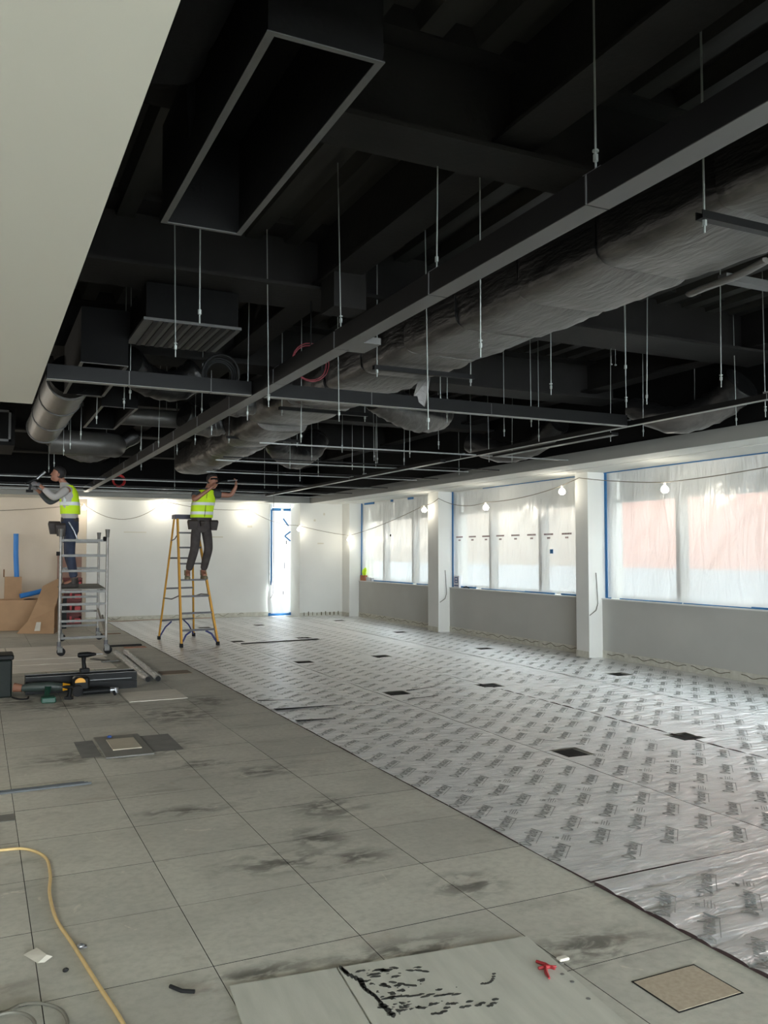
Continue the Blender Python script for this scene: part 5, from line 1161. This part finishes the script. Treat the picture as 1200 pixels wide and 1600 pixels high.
for i, (a, b_) in enumerate((((1.52, 13.0), (1.70, 12.7)), ((1.60, 12.62), (1.84, 12.60)))):
    tag(MB().bar(a + (.016,), b_ + (.02,), .07, .012).build('alloy_offcut', M_aludark), ['upper', 'lower'][i] + ' of two bent alloy offcuts by the right tower wheel', 'offcut', 'alloy offcuts by the tower wheel')

# black trays with drill on top
for i in range(2):
    z0 = .001 + .094 * i; x1 = 1.68; x0 = .50; y0, y1 = 10.12 + .01 * i, 10.34 + .01 * i
    o = empty('black_tray', ((x0 + x1) / 2, (y0 + y1) / 2, z0), ['lower', 'upper'][i] + ' of two long black metal trays stacked on the floor behind the power tools', 'tray', 'stacked black trays')
    MB().box(x0, y0, z0, x1, y1, z0 + .004).box(x0, y0, z0 + .004, x1, y0 + .004, z0 + .088).box(x0, y1 - .004, z0 + .004, x1, y1, z0 + .088).box(x0, y0 + .004, z0 + .004, x0 + .004, y1 - .004, z0 + .088).box(x1 - .004, y0 + .004, z0 + .004, x1, y1 - .004, z0 + .088).build('tray_body', M_plasticblk, o)
    MB().box(x0, y0 - .004, z0 + .088, x1, y0 + .006, z0 + .0925).box(x0, y1 - .006, z0 + .088, x1, y1 + .004, z0 + .0925).build('rim', M_aludark if i else M_plasticblk, o)
MB().box(1.0, 10.118, .115, 1.62, 10.124, .120).build('bright_strip', M_rail, o)
def drill(loc, rz, label, body, accent, L=.2):
    o = empty('cordless_drill', loc, label, 'power tool', None, rz); k = L / .2
    MB().tube([(-.075 * k, 0, .20), (-.06 * k, 0, .20), (.03 * k, 0, .20), (.075 * k, 0, .20)], [.022, .030, .032, .024], 12).build('motor_body', body, o, loc=(0, 0, 0))
    MB().loft([[(x * k - .02, y, z) for x, y in ((-.02, -.016), (.022, -.016), (.022, .016), (-.02, .016))] for x_, z in ((0, .18), (0, .12), (0, .06)) for x in (0,)] if False else [[(-.035, -.017, .185), (.015, -.017, .185), (.015, .017, .185), (-.035, .017, .185)], [(-.03, -.015, .12), (.008, -.015, .12), (.008, .015, .12), (-.03, .015, .12)], [(-.025, -.018, .05), (.02, -.018, .05), (.02, .018, .05), (-.025, .018, .05)]]).build('grip', body, o, loc=(0, 0, 0))
    MB().box(-.05, -.035, 0.0, .05, .035, .05).build('battery', accent, o, loc=(0, 0, 0), bevel=.006)
    MB().tube([(.075 * k, 0, .20), (.10 * k, 0, .20), (.125 * k, 0, .20)], [.022, .02, .012], 10).build('chuck', M_rubber, o, loc=(0, 0, 0))
    MB().tube([(.125 * k, 0, .20), (.20 * k, 0, .20)], .004, 6).build('drill_bit', M_steel, o, loc=(0, 0, 0)); return o
drill((1.12, 10.24, .19), 0.1, 'black cordless drill standing upright on the stacked black trays', M_plasticblk, M_plasticblk)
# power tools heap
o = empty('recip_saw', (.62, 9.85, 0), 'green and grey power tool with a pistol grip lying in the heap', 'power tool')
MB().tube([(.46, 9.95, .10), (.55, 9.92, .11), (.74, 9.88, .11), (.86, 9.86, .10)], [.035, .05, .052, .04], 12).build('motor_body', mat('dark_grey_green_tool', (52, 62, 58), .5, noise_amt=.3), o)
MB().loft([[(.68, 9.80, .12), (.74, 9.80, .12), (.74, 9.86, .12), (.68, 9.86, .12)], [(.66, 9.62, .06), (.71, 9.62, .06), (.71, 9.67, .06), (.66, 9.67, .06)], [(.63, 9.52, .04), (.73, 9.52, .04), (.73, 9.62, .04), (.63, 9.62, .04)]]).build('grip', M_toolgrn, o)
B(.62, 9.46, 0.001, .76, 9.60, .06).build('battery', M_toolgrn, o, bevel=.01)
MB().tube([(.86, 9.86, .10), (.93, 9.85, .10)], [.045, .03], 12).build('nose_cap', M_toolyel, o)
MB().tube([(.38, 9.98, .11), (.46, 9.95, .10)], [.05, .04], 10).build('leather_collar', mat('brown_collar', (120, 82, 62), .7), o)
o = empty('jobsite_radio', (1.02, 9.85, 0), 'black and yellow boxy power tool, upright in the middle of the heap', 'power tool')
B(.96, 9.80, .02, 1.13, 9.95, .20).build('housing', M_plasticblk, o, bevel=.02)
MB().loft([[(1.03 + .055 * math.cos(a), y, .145 + .05 * math.sin(a)) for a in [math.pi * q / 8 for q in range(9)]] for y in (9.785, 9.80)]).build('yellow_guard', M_toolyel, o)
MB().tube([(1.0, 9.74, .06), (1.0, 9.80, .06)], [.058, .06], 16).build('wheel_guard', M_rubber, o)
o = empty('angle_grinder', (1.25, 9.72, 0), 'black angle grinder with a bright steel head, at the right of the heap', 'power tool')
MB().tube([(1.05, 9.72, .05), (1.2, 9.72, .055), (1.33, 9.72, .055)], [.03, .034, .036], 12).build('motor_body', M_plasticblk, o)
MB().tube([(1.33, 9.72, .055), (1.40, 9.72, .055)], [.034, .03], 12).build('gear_head', M_steel, o)
MB().tube([(1.385, 9.72, .02), (1.385, 9.72, .08)], .035, 12).build('guard', M_steel, o)
MB().tube([(1.37, 9.63, .02), (1.37, 9.70, .04)], .016, 8).build('side_handle', M_rubber, o)
o = drill((.90, 9.62, 0.0), 2.6, 'small dark drill lying low between the green tool and the boxy one', M_plasticblk, M_rubber, .14); o.scale = (.8, .8, .65)
tag(MB().tube(spline([(.36, 9.95), (.42, 9.80), (.50, 9.78), (.52, 9.9)], .012), .009, 6).build('power_lead', M_rubber), 'dark cord looping between the toolbox and the green tool', 'cable')
# toolbox
o = empty('toolbox', (.12, 10.2, 0), 'tall dark green plastic toolbox cut off by the left edge', 'toolbox')
B(-.25, 10.0, .001, .36, 10.35, .40).build('box_body', mat('dark_green_plastic', (30, 36, 33), .5, spec=0.12, noise_amt=.2), o, bevel=.015)
B(-.27, 9.98, .40, .375, 10.37, .455).build('lid', M_plasticblk, o, bevel=.012); B(.02, 9.972, .385, .14, 9.982, .44).build('label_plate', M_rail, o)
MB().tube([(-.1, 10.17, .455), (-.1, 10.17, .49), (.2, 10.17, .49), (.2, 10.17, .455)], .012, 8).build('handle', M_plasticblk, o)
# wrapped tubes
for i, (a, b_) in enumerate((((1.92, 13.5), (1.86, 10.45)), ((2.05, 13.45), (1.98, 10.45)))):
    o = empty('wrapped_tube', (a[0], (a[1] + b_[1]) / 2, .03), ['left', 'right'][i] + ' of two long pale tubes in crinkled clear wrap beside the foil', 'tube', 'wrapped tubes on the floor')
    MB().tube([a + (.04,), b_ + (.04,)], .028, 14).build('tube_body', mat('pale_tube', (176, 176, 174), .35), o)
    MB().tube([b_ + (.04,), (b_[0], b_[1] - .02, .04)], .03, 14).build('end_cap', M_rubber, o)
    rings = []
    for q in range(60):
        t = q / 59; y = a[1] + (b_[1] - a[1]) * t; x = a[0] + (b_[0] - a[0]) * t
        rings.append([(x + (.045 + .03 * noise.noise((y * 6, j * .9, i * 5))) * math.cos(2 * math.pi * j / 12), y, max(.0025, .04 + (.036 + .02 * noise.noise((y * 6, j * .9, 7))) * math.sin(2 * math.pi * j / 12))) for j in range(12)])
    MB().loft(rings, True, False).build('clear_wrap', M_cling, o)
# cardboard corner
def carton(name, label, x0, x1, y0, y1, h, flaps=()):
    o = empty(name, ((x0 + x1) / 2, (y0 + y1) / 2, 0), label, 'box'); t = .006
    MB().box(x0, y0, .001, x1, y1, .008).box(x0, y0, .008, x1, y0 + t, h).box(x0, y1 - t, .008, x1, y1, h).box(x0, y0 + t, .008, x0 + t, y1 - t, h).box(x1 - t, y0 + t, .008, x1, y1 - t, h).build('box_walls', M_card, o)
    for f in flaps: MB().bar(f[0], f[1], f[2], .006, up=f[3]).build('flap', M_cardd, o)
    return o
carton('cardboard_box', 'wide open cardboard box against the pink wall at far left', -.25, 1.14, 18.5, 19.2, .60, [((.0, 18.6, .62), (.0, 19.1, .68), .3, (1, 0, .3))])
carton('cardboard_box', 'low cardboard box behind the leaning brown sheet', 1.16, 1.50, 18.75, 19.2, .50)
o = carton('cardboard_box', 'tall narrow cardboard box holding up the blue pipe', .52, .84, 19.25, 19.55, 1.04, [((.50, 19.27, 1.04), (.50, 19.27, 1.20), .1, (1, .2, 0))])
tag(MB().tube([(.74, 19.40, .012), (.75, 19.42, 1.0), (.725, 19.46, 1.5), (.72, 19.46, 1.94)], .05, 14).build('blue_pipe', M_pipe), 'bright blue foam pipe standing upright in the tall cardboard box', 'pipe')
tag(MB().tube([(.80, 18.9, .66), (1.0, 18.95, .70), (1.25, 19.0, .76)], .05, 12).build('blue_pipe', M_pipe), 'short blue pipe lying aslant on the low cardboard box', 'pipe')
tag(MB().ball((.98, 18.85, .55), .16, .16, .06, 12, 6).build('black_bag', M_plasticblk), 'crumpled black bag on the low cardboard box', 'bag')
m = MB(); th = Vector((0, -.012, .004)); pl_ = [Vector(p) for p in ((.70, 17.75, .004), (1.34, 17.4, .004), (1.38, 17.85, .45), (1.56, 18.25, 1.00), (1.46, 18.3, 1.02), (1.18, 18.2, .88), (1.05, 18.0, .55), (.90, 17.85, .22))]
n = len(pl_); m.add(pl_ + [p + Vector((0, .02, .0)) for p in pl_], [tuple(range(n)), tuple(reversed(range(n, 2 * n)))] + [(i, (i + 1) % n, n + (i + 1) % n, n + i) for i in range(n)])
cs = tag(m.build('cardboard_sheet', M_card), 'large torn cardboard sheet leaning in front of the boxes', 'cardboard')
MB().add([(1.34, 17.4, .004), (1.56, 18.25, 1.00), (1.62, 18.45, .9), (1.46, 17.9, .004)], [(0, 1, 2, 3)]).build('folded_side', M_cardd, cs)
MB().add([(1.0, 17.525, .06), (1.1, 17.51, .06), (1.12, 17.58, .22), (1.04, 17.6, .22)], [(0, 1, 2, 3)]).build('packing_tape', M_pale, cs)
B(1.50, 18.5, .001, 1.66, 18.72, .62).build('dark_bin', M_plasticblk); tag(bpy.data.objects['dark_bin'], 'dark bin between the cardboard sheet and the red crates', 'bin')
# red crates behind the tower
B_ = MB
for i in range(4):
    z0 = .002 + i * .255
    o = empty('red_crate', (1.86, 19.3, z0), 'red plastic crate with brackets seen through the tower, ' + ['bottom one of the stack', 'second from the bottom', 'third from the bottom', 'top of the stack'][i], 'crate', 'stacked red crates')
    w0, w1, y0, y1 = 1.58, 2.02, 19.15, 19.45
    m = MB().box(w0, y0, z0, w1, y1, z0 + .01).box(w0, y1 - .01, z0 + .01, w1, y1, z0 + .24).box(w0, y0, z0 + .01, w0 + .01, y1, z0 + .24).box(w1 - .01, y0, z0 + .01, w1, y1, z0 + .24).box(w0, y0, z0 + .20, w1, y0 + .01, z0 + .24).box(w0, y0, z0 + .01, w1, y0 + .01, z0 + .06)
    m.build('crate_shell', mat('deep_red_crate', (112, 48, 44), .6, noise_amt=.2), o)
    MB().box(w0 + .20, y0 + .012, z0 + .01, w0 + .24, y0 + .03, z0 + .24).box(w0 + .30, y0 + .012, z0 + .02, w0 + .42, y0 + .04, z0 + .15).build('red_fitting', M_red, o)
tag(B(1.55, 19.5, .001, 2.04, 19.56, 1.50).build('leaning_sheet', mat('dull_pink_panel', (150, 118, 104), .85, noise_amt=.1)), 'dull pinkish brown panel standing behind the red crates', 'panel')
# adhesive line at the foot of the back wall
tag(MB().tube(spline([(2.3, 19.8), (2.6, 19.85), (3.0, 19.7), (3.6, 19.85), (4.3, 19.8), (5.0, 19.86)], .02), .008, 6).build('floor_cable', mat('pinkish_flex', (176, 150, 132), .6)), 'thin pinkish cable along the foot of the back wall', 'cable')
# unseen lamps, added at left to brighten the far floor
for i, (x, y) in enumerate(((-1.6, 19.9), (-3.2, 17.0), (-3.2, 13.5), (-3.2, 10.0), (-3.2, 6.5))):
    o = empty('festoon_lamp', (x, y, 2.45), 'added fill lamp outside the picture at left, ' + rows_label(i) + ' from the back', 'lamp', 'festoon lamps on a string')
    MB().ball((0, 0, 0), .05, .05, .05, 12, 8).build('lamp_globe', M_bulb, o, loc=(0, 0, 0))
    MB().tube([(0, 0, .045), (0, 0, .35)], .01, 6).build('lamp_holder', M_bulbcap, o, loc=(0, 0, 0))
    L = bpy.data.lights.new('festoon_light', 'POINT'); L.energy = 14 if i == 0 else 60; L.color = (1, .94, .84); L.shadow_soft_size = 0.06
    lo = bpy.data.objects.new('festoon_light', L); COL.objects.link(lo); lo.location = (x, y - .08, 2.36)
